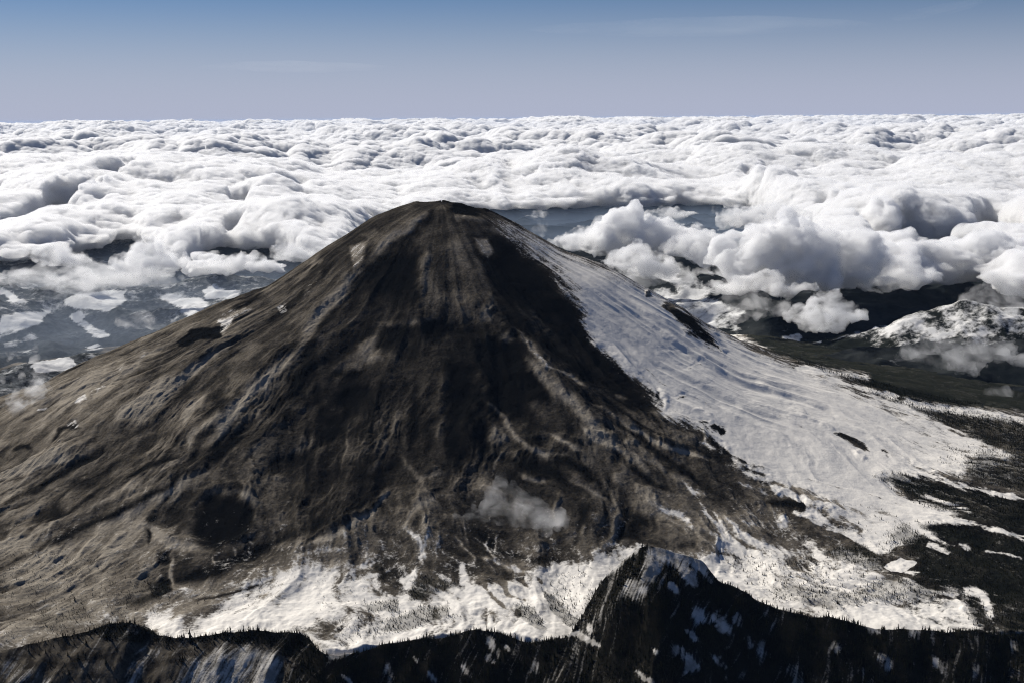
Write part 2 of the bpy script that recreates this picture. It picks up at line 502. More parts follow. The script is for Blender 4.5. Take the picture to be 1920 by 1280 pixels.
    ([(1570, 810), (1590, 820), (1612, 832), (1634, 848)], 7, -8, -.4, -1.6), ([(1560, 812), (1575, 816)], 3, -3, -.3, -.9), ([(1493, 793), (1507, 800)], 2.6, -3, -.3, -.9), ([(1420, 757), (1441, 765)], 2.6, -3, -.3, -.8), ([(1457, 780), (1483, 783)], 3, -4, -.3, -.7),
    ([(1527, 808), (1548, 818)], 2.6, -3, -.2, -.7), ([(1650, 840), (1668, 858)], 2.6, -3, -.2, -.8), ([(1480, 770), (1530, 795), (1565, 812)], 4, 12, 0, .1), ([(1600, 850), (1625, 865)], 6, 10, 0, 0),
    ([(1400, 700), (1470, 745), (1560, 785)], 9, 14, 0, 0), ([(1440, 720), (1520, 765), (1580, 785)], 9, -16, 0, 0), ([(1380, 740), (1430, 775), (1480, 800)], 8, -12, 0, 0), ([(1350, 760), (1420, 800), (1500, 850)], 10, 14, 0, 0),
    ([(1370, 810), (1430, 840), (1500, 870)], 12, -14, 0, 0), ([(1620, 835), (1680, 850), (1730, 860)], 12, -14, 0, -.08), ([(1080, 520), (1150, 600), (1210, 680)], 14, -10, 0, 0), ([(1190, 570), (1270, 640), (1350, 700)], 12, 14, 0, .1), ([(1170, 560), (1240, 640), (1320, 710)], 12, -14, 0, 0),
    ([(1212, 551), (1218, 555)], 5, 14, .1, -1.6), ([(1240, 570), (1262, 580), (1285, 596)], 6, 12, -.1, -1.2),
    ([(1440, 900), (1480, 912), (1515, 925), (1565, 942), (1615, 960), (1645, 985)], 5.5, -6, .05, -.7), ([(1440, 887), (1502, 892), (1540, 907), (1590, 917), (1665, 937), (1752, 962)], 2.2, -4, -.1, -.45),
    ([(1480, 965), (1540, 992), (1575, 1006), (1612, 1024)], 4, 3, 0, -1.1), ([(1500, 975), (1540, 985), (1580, 1005), (1600, 1030)], 7, 0, 0, -.35), ([(1570, 965), (1600, 985), (1620, 1005)], 4, 0, 0, -.6), ([(1500, 890), (1560, 900), (1640, 920)], 3, 0, 0, -.25),
    ([(1630, 950), (1665, 965), (1690, 975)], 5, -5, -.1, -.5), ([(1380, 870), (1420, 885), (1470, 895)], 3, 0, 0, -.3), ([(1390, 885), (1440, 900)], 3, 0, 0, .5), ([(1430, 897), (1450, 900)], 5, 5, 0, .5),
    # foot: ash tongues over the bright snow
    ([(905, 1082), (912, 1105), (922, 1118), (952, 1140)], 4, 2, 0, -1.2), ([(915, 1068), (942, 1090), (955, 1115), (985, 1125), (1003, 1138)], 4, 2, 0, -1.2), ([(965, 1085), (990, 1100), (1000, 1112)], 3, 1, 0, -.8), ([(1000, 1080), (1020, 1095)], 3, 1, 0, -.6),
    ([(865, 1062), (872, 1078), (866, 1090)], 5, 0, 0, .9), ([(755, 1085), (772, 1080), (765, 1100)], 6, 0, 0, .8), ([(778, 1062), (785, 1050), (770, 1095)], 4, 0, 0, .5), ([(820, 1075), (848, 1083)], 4, 0, 0, .6),
    ([(680, 1085), (725, 1070), (748, 1052)], 3, 2, .1, .4), ([(650, 1055), (690, 1060), (715, 1050)], 3, 2, .1, .35), ([(650, 1075), (700, 1045)], 3, 3, .1, .25), ([(1095, 1040), (1140, 1020), (1190, 1010)], 5, 2, .1, .25), ([(560, 1040), (610, 1030), (650, 1035)], 5, 4, .1, .15),
    # snow lines in the forest on the right
    ([(1690, 880), (1745, 893), (1800, 908), (1850, 922), (1925, 936)], 3.5, 0, 0, 1.2), ([(1695, 962), (1760, 970), (1800, 975), (1860, 990), (1925, 1006)], 4.5, 0, 0, 1.3), ([(1690, 955), (1712, 985), (1745, 1008), (1815, 1027)], 5, 0, 0, 1.1),
    ([(1740, 930), (1780, 944), (1815, 955)], 3.5, 0, 0, .9), ([(1740, 1020), (1780, 1035)], 3, 0, 0, .9), ([(1815, 1107), (1840, 1113), (1853, 1130), (1857, 1150)], 6, 0, 0, 1.5), ([(1700, 1072), (1722, 1076)], 4, 0, 0, 1.2), ([(1850, 1030), (1915, 1045)], 3, 0, 0, .7),
    ([(1560, 712), (1600, 722), (1640, 733), (1680, 745)], 4, 4, 0, 1.0), ([(1700, 752), (1750, 764), (1830, 772), (1915, 786)], 6, 6, 0, 1.5), ([(1500, 690), (1560, 697), (1625, 706)], 5, 3, 0, 1.2),
]
BROAD = [   # large ribs and hollows of the cone: (points, width, height m)
    ([(770, 400), (735, 425), (640, 560), (560, 660), (470, 745), (380, 850), (270, 950)], 34, 62), ([(925, 570), (950, 610), (1000, 690), (1080, 770), (1180, 850), (1260, 900)], 32, 52),
    ([(740, 500), (680, 600), (640, 720), (570, 860), (500, 960)], 38, -44), ([(985, 540), (1060, 620), (1150, 710), (1220, 790)], 30, -40), ([(860, 640), (855, 760), (840, 880)], 26, 26), ([(900, 650), (950, 760), (930, 880)], 30, -34), ([(760, 660), (740, 780), (720, 900)], 26, -26),
    ([(450, 630), (330, 720), (200, 800), (60, 875)], 18, 34), ([(400, 700), (300, 790), (160, 880), (20, 950)], 16, -26), ([(420, 780), (330, 860), (200, 950), (60, 1020)], 20, 30), ([(560, 800), (450, 880), (360, 930)], 24, 30), ([(700, 880), (640, 980), (560, 1040)], 26, 34), ([(620, 900), (540, 990), (430, 1060)], 20, -28),
    ([(1040, 830), (1130, 890), (1240, 950)], 18, 26), ([(1100, 780), (1200, 850), (1330, 900)], 14, -22), ([(1000, 900), (1090, 960), (1150, 1010)], 20, 22), ([(800, 900), (780, 970), (800, 1040)], 20, 24),
]
POLYS = [   # (outline, softness, height m, tone, snow); tone holds ash colour and painted shade of hollows
    # snow on the right flank
    ([(938, 398), (985, 428), (1060, 472), (1150, 500), (1240, 556), (1330, 612), (1420, 660), (1500, 685), (1567, 712), (1613, 740), (1680, 760), (1723, 780), (1763, 797), (1813, 817), (1847, 837), (1885, 857), (1813, 866), (1797, 882), (1713, 880), (1650, 895), (1690, 925), (1750, 945), (1800, 975), (1720, 975), (1735, 1000), (1690, 1015), (1620, 1020), (1613, 1000), (1557, 945), (1513, 922), (1467, 902), (1440, 884), (1390, 866), (1347, 842), (1317, 802), (1280, 782), (1250, 776), (1227, 747), (1207, 720), (1187, 703), (1160, 687), (1130, 660), (1104, 625), (1090, 585), (1070, 552), (1035, 512), (984, 470), (936, 432), (925, 415)], 24, 0, .1, .80),
    ([(915, 405), (960, 440), (1040, 510), (1085, 560), (1125, 640), (1200, 710), (1260, 770), (1340, 830), (1460, 895), (1600, 950), (1700, 900), (1500, 720), (1240, 560), (1060, 470), (985, 428)], 55, 0, 0, .40),
    ([(1000, 440), (1090, 500), (1200, 580), (1290, 660), (1300, 720), (1180, 680), (1120, 610), (1090, 545), (1030, 490)], 26, 0, .1, .25),
    ([(1490, 960), (1520, 955), (1570, 985), (1640, 1010), (1690, 1020), (1650, 1040), (1600, 1015), (1540, 990)], 6, 0, 0, .7),
    ([(890, 446), (917, 448), (923, 470), (914, 487), (903, 470)], 5, 0, .3, .58), ([(655, 463), (690, 452), (679, 491), (662, 507)], 5, 0, .2, .62), ([(675, 440), (705, 428), (708, 436), (690, 450)], 3, 0, .1, .4),
    ([(410, 600), (437, 598), (430, 618), (410, 632)], 3, 0, .1, .5), ([(404, 612), (416, 588), (457, 571), (471, 581), (432, 602)], 4, 0, .1, .52), ([(520, 575), (545, 565), (530, 600)], 4, 0, 0, .3),
    # rocks on the skylines
    ([(1262, 585), (1285, 590), (1312, 607), (1340, 632), (1358, 664), (1330, 650), (1290, 628), (1278, 610)], 8, 26, -.3, -.85),
    ([(334, 643), (357, 620), (420, 612), (413, 633), (377, 637), (350, 648)], 3, 6, -.4, -.3),
    ([(60, 712), (120, 680), (185, 650), (188, 658), (140, 690), (80, 718)], 4, 6, -.2, -.2),
    # tone patches in the middle
    ([(790, 463), (870, 448), (905, 490), (930, 550), (940, 600), (860, 606), (790, 580)], 18, 26, .13, 0), ([(735, 475), (792, 480), (780, 545), (735, 560), (690, 548), (690, 515)], 14, -12, -.15, 0),
    ([(707, 622), (713, 672), (654, 700), (622, 688)], 9, 16, .2, 0), ([(600, 712), (648, 705), (640, 735), (610, 760)], 7, 10, .12, 0), ([(660, 600), (760, 560), (780, 600), (700, 605)], 14, 0, .05, 0),
    ([(919, 441), (960, 452), (1005, 490), (1050, 532), (1085, 590), (1100, 630), (1022, 600), (966, 562), (922, 530), (910, 494), (929, 475)], 22, -12, -.15, -.12),
    ([(797, 600), (842, 597), (850, 622), (822, 642), (797, 630)], 9, -22, -.26, 0), ([(722, 612), (770, 606), (775, 625), (735, 635)], 8, -14, -.2, 0),
    ([(905, 652), (966, 646), (1000, 690), (1022, 735), (980, 745), (929, 735), (907, 675)], 12, -26, -.26, 0),
    ([(854, 688), (935, 697), (966, 741), (1013, 797), (950, 785), (888, 791), (913, 810), (935, 838), (919, 872), (854, 866), (841, 822), (860, 785)], 12, -10, -.16, 0),
    ([(632, 735), (690, 722), (700, 760), (650, 775)], 10, -14, -.2, 0), ([(600, 780), (650, 770), (640, 810), (600, 830)], 12, -8, -.12, 0), ([(560, 870), (700, 880), (680, 980), (600, 1000), (540, 960)], 30, -10, -.12, 0),
    ([(870, 700), (916, 690), (925, 730), (880, 738)], 8, 6, .13, 0), ([(885, 757), (918, 752), (915, 780), (888, 784)], 7, 6, .12, 0), ([(912, 798), (945, 795), (955, 822), (920, 830)], 8, 6, .13, 0), ([(985, 755), (1040, 750), (1050, 790), (1000, 790)], 14, 0, .07, 0),
    # bowl, flats
    ([(368, 965), (400, 940), (445, 935), (478, 955), (474, 992), (440, 1018), (400, 1026), (370, 1005)], 15, -34, -.34, 0),
    ([(292, 1030), (318, 1028), (320, 1052), (296, 1052)], 5, -8, -.3, 0), ([(285, 1088), (322, 1086), (324, 1108), (290, 1112)], 6, -10, -.32, 0),
    ([(0, 1030), (120, 1010), (260, 960), (310, 1030), (290, 1080), (330, 1115), (450, 1085), (560, 1045), (650, 1050), (600, 1100), (420, 1130), (300, 1172), (130, 1180), (0, 1215)], 20, 0, .12, .05),
    ([(1000, 780), (1180, 800), (1380, 880), (1480, 960), (1500, 1020), (1350, 1000), (1200, 930), (1050, 880)], 40, 0, .07, 0),
    ([(0, 700), (200, 660), (330, 660), (300, 760), (150, 830), (0, 870)], 40, 0, .05, .05),
    ([(1187, 965), (1250, 978), (1300, 1012), (1312, 1032), (1250, 1027), (1170, 1005)], 6, 6, -.1, -.6),
    # bright snow at the foot
    ([(285, 1160), (317, 1151), (332, 1166), (345, 1179), (376, 1171), (398, 1157), (424, 1131), (455, 1117), (481, 1130), (502, 1140), (546, 1134), (564, 1105), (603, 1092), (623, 1109), (656, 1103), (700, 1112), (740, 1112), (760, 1100), (800, 1118), (852, 1100), (880, 1092), (905, 1100), (950, 1108), (1000, 1095), (1030, 1075), (1115, 1050), (1160, 1030), (1200, 1020), (1240, 1060), (1240, 1260), (280, 1260)], 22, 0, .1, .70),
    ([(420, 1125), (500, 1090), (580, 1060), (640, 1055), (680, 1080), (760, 1080), (700, 1130), (600, 1110), (540, 1140)], 18, 0, .1, .3), ([(860, 1090), (960, 1090), (1060, 1055), (1100, 1080), (1000, 1130), (880, 1130)], 14, 0, 0, .3),
    ([(1325, 1034), (1385, 1032), (1435, 1040), (1500, 1045), (1560, 1050), (1640, 1070), (1720, 1090), (1800, 1110), (1820, 1150), (1840, 1190), (1300, 1190)], 20, 0, .1, .60), ([(1340, 1000), (1420, 1010), (1520, 1020), (1600, 1035), (1650, 1060), (1560, 1060), (1440, 1045), (1340, 1035)], 12, 0, .1, .5),
    # forest floor keeps some snow between the trees
    ([(1650, 893), (1690, 880), (1800, 910), (1950, 940), (1950, 1200), (1700, 1160), (1720, 1040), (1690, 1015), (1760, 975), (1700, 930)], 10, 0, -.15, -.1),
    ([(1657, 1061), (1690, 1045), (1718, 1055), (1692, 1072), (1670, 1071)], 2, 0, 0, 2.0), ([(1548, 1076), (1580, 1066), (1612, 1080), (1600, 1092), (1562, 1090)], 4, 0, 0, 1.0),
]
# tree cover: (outline, softness, density 0..1)
FORESTS = [
    ([(1540, 700), (1565, 706), (1640, 728), (1700, 747), (1760, 758), (1830, 764), (1990, 780), (2100, 600), (1500, 560), (1380, 560), (1385, 624), (1440, 658), (1505, 682)], 5, 1.0),
    ([(1640, 893), (1690, 884), (1800, 912), (1960, 945), (1960, 1000), (1850, 985), (1790, 968), (1730, 945), (1680, 915)], 13, .8),
    ([(1690, 975), (1740, 975), (1850, 995), (1960, 1015), (1960, 1230), (1820, 1165), (1810, 1120), (1760, 1095), (1700, 1085), (1722, 1056), (1690, 1043), (1700, 1030), (1660, 1005)], 14, .7),
    ([(1780, 1010), (1960, 1025), (1960, 1200), (1840, 1160), (1850, 1110), (1800, 1080), (1770, 1050)], 14, .5),
    ([(1813, 868), (1840, 842), (1890, 855), (1860, 830), (1960, 800), (1960, 930), (1880, 915), (1800, 895)], 16, .75),
    ([(1560, 705), (1640, 740), (1730, 775), (1800, 805), (1860, 838), (1960, 850), (1960, 790), (1830, 768), (1700, 745)], 5, .9),
    ([(1545, 1036), (1570, 1022), (1610, 1018), (1650, 1040), (1660, 1062), (1630, 1066), (1590, 1050)], 6, .85), ([(1430, 1090), (1500, 1090), (1600, 1105), (1640, 1080), (1700, 1085), (1780, 1100), (1740, 1130), (1640, 1130), (1560, 1150), (1450, 1120)], 14, .6),
    ([(1660, 1075), (1700, 1078), (1680, 1100), (1640, 1095)], 4, .6), ([(1340, 1040), (1540, 1040), (1640, 1085), (1500, 1110), (1390, 1085)], 14, .26),
    ([(672, 1132), (745, 1122), (750, 1150), (690, 1147)], 6, .75), ([(775, 1142), (842, 1126), (842, 1150), (800, 1170), (770, 1182), (715, 1188), (735, 1155)], 6, .7), ([(840, 1150), (875, 1145), (872, 1165), (840, 1170)], 4, .4),
    ([(775, 1080), (850, 1085), (862, 1095), (830, 1110), (790, 1120), (760, 1130)], 6, .7), ([(965, 1132), (1002, 1138), (1030, 1182), (1000, 1176), (967, 1152)], 5, .85), ([(1015, 1100), (1045, 1120), (1068, 1147), (1108, 1172), (1065, 1175), (1027, 1138)], 5, .85),
    ([(1020, 1080), (1110, 1060), (1112, 1170), (1060, 1140)], 8, .3), ([(600, 1160), (720, 1150), (760, 1180), (640, 1215)], 10, .3), ([(560, 1120), (700, 1100), (760, 1110), (700, 1130), (600, 1150)], 12, .12),
    ([(0, 1020), (150, 1040), (300, 1060), (330, 1120), (280, 1175), (130, 1190), (0, 1220)], 18, .22), ([(60, 1130), (160, 1110), (180, 1170), (90, 1190)], 10, .5), ([(250, 1080), (320, 1090), (322, 1112), (250, 1140), (200, 1160)], 8, .5),
    ([(330, 1100), (500, 1080), (600, 1060), (640, 1090), (520, 1130), (380, 1150)], 14, .10), ([(640, 1050), (760, 1060), (860, 1070), (760, 1100), (650, 1105)], 10, .12), ([(1560, 930), (1700, 950), (1740, 1000), (1680, 1050), (1600, 1000)], 12, .06),
    ([(1670, 990), (1720, 1000), (1740, 1040), (1700, 1045), (1640, 1030)], 8, .35), ([(1780, 830), (1880, 850), (1820, 880), (1760, 870)], 14, .25),
]


def forest_density(U, V):
    d = np.zeros(U.shape, f32)
    for pts, soft, a in FORESTS:
        k, m = poly_mask(U, V, pts, soft)
        d[k] = np.maximum(d[k], a * m)
    for pts, w, h, t, s in STROKES:
        if s >= .69 and pts[0][0] > 1480:
            add_stroke([d], U, V, pts, w * 1.1, [-.75], taper=False)
    for pts, soft, h, t, s in POLYS:
        if s >= 1.9:
            k, m = poly_mask(U, V, pts, soft)
            d[k] *= 1 - m
    return np.clip(d, 0, 1)


def mountain_fields(x, y):
    """final height, tone of ash with painted light and shade, snow and forest cover for flat arrays x, y"""
    zb = base_z(x, y)
    dx = x - SX; dy = y - SY
    r = np.hypot(dx, dy)
    # radial coordinates, bent so that nothing runs dead straight
    th = np.arctan2(dy, dx) + math.pi / 2
    th = (th + math.pi) % (2 * math.pi) - math.pi
    bend = fbm(x / 1700, y / 1700, 2, 11) * .16 + fbm(x / 420, y / 420, 3, 15) * .04
    patch = sstep(-.25, .45, fbm(x / 500, y / 500, 3, 18))
    tw = th + bend * np.clip(r / 1500, .25, 1)
    amp = sstep(250, 1500, r)
    low = sstep(500, 2100, r)
    far = sstep(1200, 2600, r)
    rr = r / 1000
    s1 = ridged(tw * 7, rr * .55, 2, 21)
    s2 = ridged(tw * 17, rr * 2.3 + 5, 3, 23)
    s3 = ridged(tw * 40, rr * 5.0, 3, 25)
    s4 = ridged(tw * 100, rr * 13, 2, 27)
    iso = fbm(x / 260, y / 260, 5, 29, .55)
    rock = np.abs(fbm(x / 90, y / 90, 4, 33)) + .35 * fbm(x / 24, y / 24, 3, 35)
    n1 = fbm(x / 130, y / 130, 4, 41); n2 = fbm(x / 130, y / 130, 4, 47)
    fl1 = sstep(.45, .97, 1 - 2.2 * np.abs(perlin(tw * 15 + .5 * n1, rr * 1.5, 81))); fl2 = sstep(.45, .97, 1 - 2.2 * np.abs(perlin(tw * 21 + .5 * n2, rr * 1.9 + 9, 83)))
    flow = sstep(1300, 2300, r) * (.35 + .65 * sstep(-.2, .5, np.abs(th) * 1.2)) * (.3 + .7 * sstep(-.3, .3, fbm(x / 600, y / 600, 2, 85)))
    b3_ = ridged(x / 230 + .5 * n2, y / 230 + .5 * n1, 4, 70, .55)
    U, V = to_uv(x, y, zb)
    k0, m0 = poly_mask(U.astype(f32), V.astype(f32), POLYS[0][0], 30)
    calm = np.zeros(x.shape, f32); calm[k0] = m0
    q = 1 - .80 * calm
    rough = .35 + .65 * patch
    z = zb + amp * (s1 * 24 + s2 * (3 + 14 * patch) * q * (.2 + .8 * low)) + 4.5 * b3_ * (.4 + .6 * amp) * q + (amp * .35 + far * .8) * s3 * (1.5 + 6.5 * patch) * q + far * s4 * 2.2 * rough * q + iso * (7 + 9 * amp) * (1 - .5 * calm) + rock * 3.5 * q + flow * (6 * fl1 - 3 * fl2) * q
    n1 = fbm(x / 130, y / 130, 4, 41); n2 = fbm(x / 130, y / 130, 4, 47)
    Uw = (U + n1 * 9).astype(f32); Vw = (V + n2 * 8).astype(f32)
    H = np.zeros(x.shape, f32)
    front = (V < 1300) & ((y < 9400) | (np.abs(dx) > 1200))
    for pts, w, h, t, s in STROKES:
        add_stroke([H], Uw, Vw, pts, w * (1.1 if h < 0 else 1), [h * (.40 if h < 0 else .85)])
    for pts, w, h in BROAD:
        add_stroke([H], Uw, Vw, pts, w * 1.6, [h * (.6 if h < 0 else .72)])
    for pts, so, h, t, s in POLYS:
        add_poly([H], Uw, Vw, pts, so * 1.3, [h * .8])
    z = z + np.where(front, H, 0)
    tb = np.interp(x, cxs, cys) + 60 - y               # behind the foothill the ground drops away under it
    z = z - np.clip(tb, 0, 900) * 1.0
    U, V = to_uv(x, y, z)
    U = (U + n1 * 9).astype(f32); V = (V + n2 * 8).astype(f32)
    T = np.zeros(x.shape, f32); S = np.zeros(x.shape, f32); S2 = np.zeros(x.shape, f32)
    for pts, w, h, t, s in STROKES:
        add_stroke([T, S2], U, V, pts, w * (.85 if t < -.1 and s == 0 else 1.1), [t * (.80 if t < 0 else 1.22), s * (.72 if pts[0][0] > 1680 else 1)], taper=(s < .69))
    n3 = fbm(x / 380, y / 380, 3, 46)
    U3 = (U + n3 * 20).astype(f32); V3 = (V + fbm(x / 380, y / 380, 3, 48) * 20).astype(f32)
    for pts, so, h, t, s in POLYS:
        if s == 0 and t < 0 and h > -30:
            add_poly([T], U3, V3, pts, so * 1.3, [t * .9])
        else:
            add_poly([T, S], U, V, pts, so, [t, s])
    f = forest_density(U, V)
    nb = fbm(x / 45, y / 45, 4, 44, .6)
    S = S + S2 * (.85 + .9 * nb)
    # ash drifts follow the fall line
    a1 = fbm(tw * 9, rr * .9, 3, 51); a2 = fbm(tw * 24, rr * 3.0, 3, 55); a3 = fbm(tw * 80, rr * 9, 2, 59)
    leeward = (.16 * s2 * low + .13 * s3 * (.3 + far) + .06 * s4 * far) * (.4 + .8 * patch)
    # blotches of darker and paler ash, drawn out downhill
    b1 = fbm(tw * 14 + .4 * n1, rr * 2.2 + .5 * n2, 4, 63, .55); b2 = fbm(x / 420 + .3 * n1, y / 520, 4, 67, .55)
    b3 = fbm(x / 130 + .6 * n2, y / 130 + .6 * n1, 4, 68, .6)
    face = np.exp(-((th - .12) / .75) ** 2) * sstep(350, 900, r) * sstep(3200, 2300, r)       # near face darker: ash variation plus painted shade of the side off the sun
    left = np.exp(-((th + 1.15) / .6) ** 2) * sstep(600, 1500, r)  # left flank paler, its sunlit side put into the tone
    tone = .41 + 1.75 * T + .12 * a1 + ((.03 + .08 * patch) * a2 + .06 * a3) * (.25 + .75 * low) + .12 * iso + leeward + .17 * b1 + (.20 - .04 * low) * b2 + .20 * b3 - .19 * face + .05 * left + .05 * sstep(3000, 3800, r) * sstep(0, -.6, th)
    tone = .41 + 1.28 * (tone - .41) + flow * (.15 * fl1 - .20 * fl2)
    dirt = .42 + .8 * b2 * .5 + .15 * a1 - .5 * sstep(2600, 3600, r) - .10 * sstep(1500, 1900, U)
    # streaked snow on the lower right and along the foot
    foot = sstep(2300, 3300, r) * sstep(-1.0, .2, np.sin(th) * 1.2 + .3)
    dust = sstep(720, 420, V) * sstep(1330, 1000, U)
    S = S * (1 - .50 * dust)
    rim = np.clip(4 * S * (1.05 - S), 0, 1) * sstep(.02, .2, S)
    snow = S + rim * (.38 * a2 + .34 * b2 + .22 * a3 + .2 * b1) + .08 * a2 + .12 * a3 * (.4 + far) + .10 * iso + (.34 * s3 + .20 * s4 + .12 * a2 + .3 * b2) * foot * sstep(2.0, .2, S)
    return z, tone, snow, f, dirt


def mountain_z(x, y):
    return mountain_fields(x, y)[0]


mx = np.concatenate([np.linspace(-6200, -3300, 120)[:-1], np.linspace(-3300, 3600, 1350)[:-1], np.linspace(3600, 7600, 260)])
my = np.concatenate([np.linspace(4900, 6900, 400)[:-1], np.linspace(6900, 9400, 430)[:-1], np.linspace(9400, 14500, 150)])
MX, MY = np.meshgrid(mx, my)
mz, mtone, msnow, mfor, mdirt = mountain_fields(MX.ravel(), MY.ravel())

# ---- mountain material: ash, snow, forest floor
mat_mt, nt, bsdf = new_mat('ash_and_snow')
g = NT(nt)
fine = g.noise(1 / 14, 6, .65)
mid = g.noise(1 / 60, 5, .6)
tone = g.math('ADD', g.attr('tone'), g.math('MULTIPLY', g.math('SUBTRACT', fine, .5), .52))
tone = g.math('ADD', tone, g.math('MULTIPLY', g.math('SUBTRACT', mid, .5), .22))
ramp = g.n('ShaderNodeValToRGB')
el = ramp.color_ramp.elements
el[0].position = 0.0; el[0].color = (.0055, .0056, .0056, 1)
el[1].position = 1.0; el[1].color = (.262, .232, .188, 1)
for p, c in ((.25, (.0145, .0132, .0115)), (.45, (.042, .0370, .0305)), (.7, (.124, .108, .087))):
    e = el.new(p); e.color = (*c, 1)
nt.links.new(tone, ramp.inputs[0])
sn = g.math('ADD', g.attr('snow'), g.math('MULTIPLY', g.math('SUBTRACT', fine, .5), 1.15))
sn = g.math('ADD', sn, g.math('MULTIPLY', g.math('SUBTRACT', mid, .5), .55))
snow_fac = g.step(sn, .30, .72)
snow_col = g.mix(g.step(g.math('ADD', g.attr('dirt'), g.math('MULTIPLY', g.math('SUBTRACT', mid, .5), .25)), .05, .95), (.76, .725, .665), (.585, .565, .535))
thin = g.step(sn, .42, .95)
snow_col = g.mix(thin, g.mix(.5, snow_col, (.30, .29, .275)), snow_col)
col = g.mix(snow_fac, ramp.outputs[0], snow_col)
ff = g.step(g.math('ADD', g.attr('forest'), g.math('MULTIPLY', g.math('SUBTRACT', fine, .5), .9)), .35, .75)
col = g.mix(g.math('MULTIPLY', ff, g.math('ADD', .5, g.math('MULTIPLY', g.step(g.attr('forest'), .93, 1.0), .44))), col, (.014, .016, .012))
nt.links.new(col, bsdf.inputs['Base Color'])
bsdf.inputs['Roughness'].default_value = .9
bsdf.inputs['Specular IOR Level'].default_value = 0
bump = g.n('ShaderNodeBump')
nt.links.new(g.math('SUBTRACT', .6, g.math('MULTIPLY', snow_fac, .42)), bump.inputs['Strength'])
bump.inputs['Distance'].default_value = 9.0
grit = g.noise(1 / 5, 3, .6)
nt.links.new(g.math('ADD', g.math('ADD', fine, g.math('MULTIPLY', grit, .35)), g.math('MULTIPLY', mid, 1.6)), bump.inputs['Height'])
nt.links.new(bump.outputs[0], bsdf.inputs['Normal'])

me = make_mesh('mountain', np.stack([MX.ravel(), MY.ravel(), mz], -1), grid_faces(len(my), len(mx)), mat_mt)
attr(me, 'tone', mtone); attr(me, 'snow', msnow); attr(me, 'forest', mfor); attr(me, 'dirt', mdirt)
new_obj('mountain', me, 'structure', 'dark ash covered volcano cone with snow left on its right flank', None)

# ---------------------------------------------------------------- foothill ridge in front
def ridge_fields(x, y):
    wob = fbm(x / 300, y / 300, 3, 61) * 18
    yc = np.interp(x + wob * .5, cxs, cys); zc = np.interp(x + wob * .5, cxs, czs)
    zc = zc + fbm(x / 170, y / 900, 4, 62, .6) * 22
    t = yc - y                                     # metres in front of the crest
    # spurs and gullies run down the near face, slanting to the right
    q = x + .42 * t + fbm(x / 400, y / 400, 3, 63) * 60
    sp = ridged(q / 330, t / 1500, 2, 65); sp2 = ridged(q / 110, t / 700, 3, 67)
    zf = zc - np.clip(t, 0, None) * .66 - 8e-5 * np.clip(t, 0, None) ** 2
    zb = zc - np.clip(-t, 0, None) * .50
    front = sstep(0, 160, t)
    z = np.where(t > 0, zf, zb) + front * (sp * 30 + sp2 * 9) + fbm(x / 70, y / 70, 4, 69) * 5 * sstep(-5, 60, t)
    return z, t, q, sp, sp2


R_SNOW = [   # (points, width, amount)
    ([(1225, 1022), (1230, 1045), (1222, 1070), (1200, 1090)], 11, .75), ([(1205, 1020), (1170, 1042), (1140, 1068), (1112, 1095)], 6, .55), ([(1235, 1025), (1262, 1045), (1285, 1070), (1310, 1100)], 9, .85), ([(1262, 1036), (1300, 1050), (1325, 1075), (1338, 1095)], 7, .55),
    ([(1300, 1050), (1335, 1062)], 6, .5), ([(1252, 1090), (1275, 1113)], 3.5, .7), ([(1190, 1080), (1184, 1110), (1195, 1125)], 10, .55), ([(1200, 1100), (1215, 1115)], 6, .4), ([(1300, 1140), (1325, 1172)], 9, .6), ([(1330, 1150), (1370, 1188)], 9, .55),
    ([(1375, 1150), (1395, 1175)], 6, .6), ([(1285, 1178), (1310, 1200)], 5, .6), ([(1262, 1205), (1285, 1230), (1315, 1260)], 8, .5), ([(1220, 1210), (1235, 1225)], 3, .55), ([(1190, 1255), (1228, 1285)], 4, .6), ([(1330, 1225), (1365, 1255)], 5, .4),
    ([(1050, 1182), (1085, 1188), (1110, 1203), (1130, 1215)], 4, .75), ([(1100, 1165), (1112, 1190)], 4, .5), ([(910, 1190), (925, 1210), (938, 1235)], 6, .5), ([(945, 1205), (957, 1222)], 3.5, .6), ([(800, 1258), (820, 1275)], 5, .5), ([(865, 1245), (885, 1270)], 5, .4), ([(775, 1225), (785, 1245)], 4, .35), ([(910, 1225), (925, 1245)], 6, .4),
    ([(640, 1262), (665, 1285)], 3, .5), ([(1640, 1222), (1665, 1240), (1660, 1262)], 7, .35), ([(1750, 1230), (1772, 1262)], 5, .5), ([(1560, 1200), (1575, 1225)], 6, .3), ([(1700, 1170), (1725, 1195)], 8, .3), ([(1620, 1170), (1650, 1188)], 5, .45), ([(1400, 1190), (1410, 1215)], 6, .3),
    ([(1900, 1195), (1910, 1225)], 8, .25), ([(1280, 1230), (1300, 1262)], 8, .4), ([(1500, 1120), (1535, 1128)], 8, .6), ([(1700, 1140), (1790, 1150), (1840, 1150)], 8, .5), ([(1730, 1135), (1770, 1145)], 6, .6),
    ([(610, 1230), (640, 1226), (672, 1216)], 5, .7), ([(1540, 1080), (1500, 1105)], 4, .3), ([(1420, 1200), (1450, 1240)], 10, .2), ([(1600, 1250), (1640, 1290)], 14, .2), ([(1480, 1240), (1500, 1290)], 10, .25), ([(1830, 1240), (1850, 1290)], 10, .25), ([(1000, 1240), (1030, 1290)], 8, .25), ([(720, 1240), (740, 1280)], 6, .25),
]
R_POLY = [([(385, 1222), (425, 1208), (470, 1214), (505, 1216), (530, 1240), (512, 1300), (330, 1300), (340, 1262), (362, 1240)], 16, .50), ([(250, 1215), (300, 1210), (310, 1230), (250, 1290), (230, 1290)], 10, .3), ([(0, 1240), (60, 1245), (120, 1290), (0, 1290)], 12, .2)]
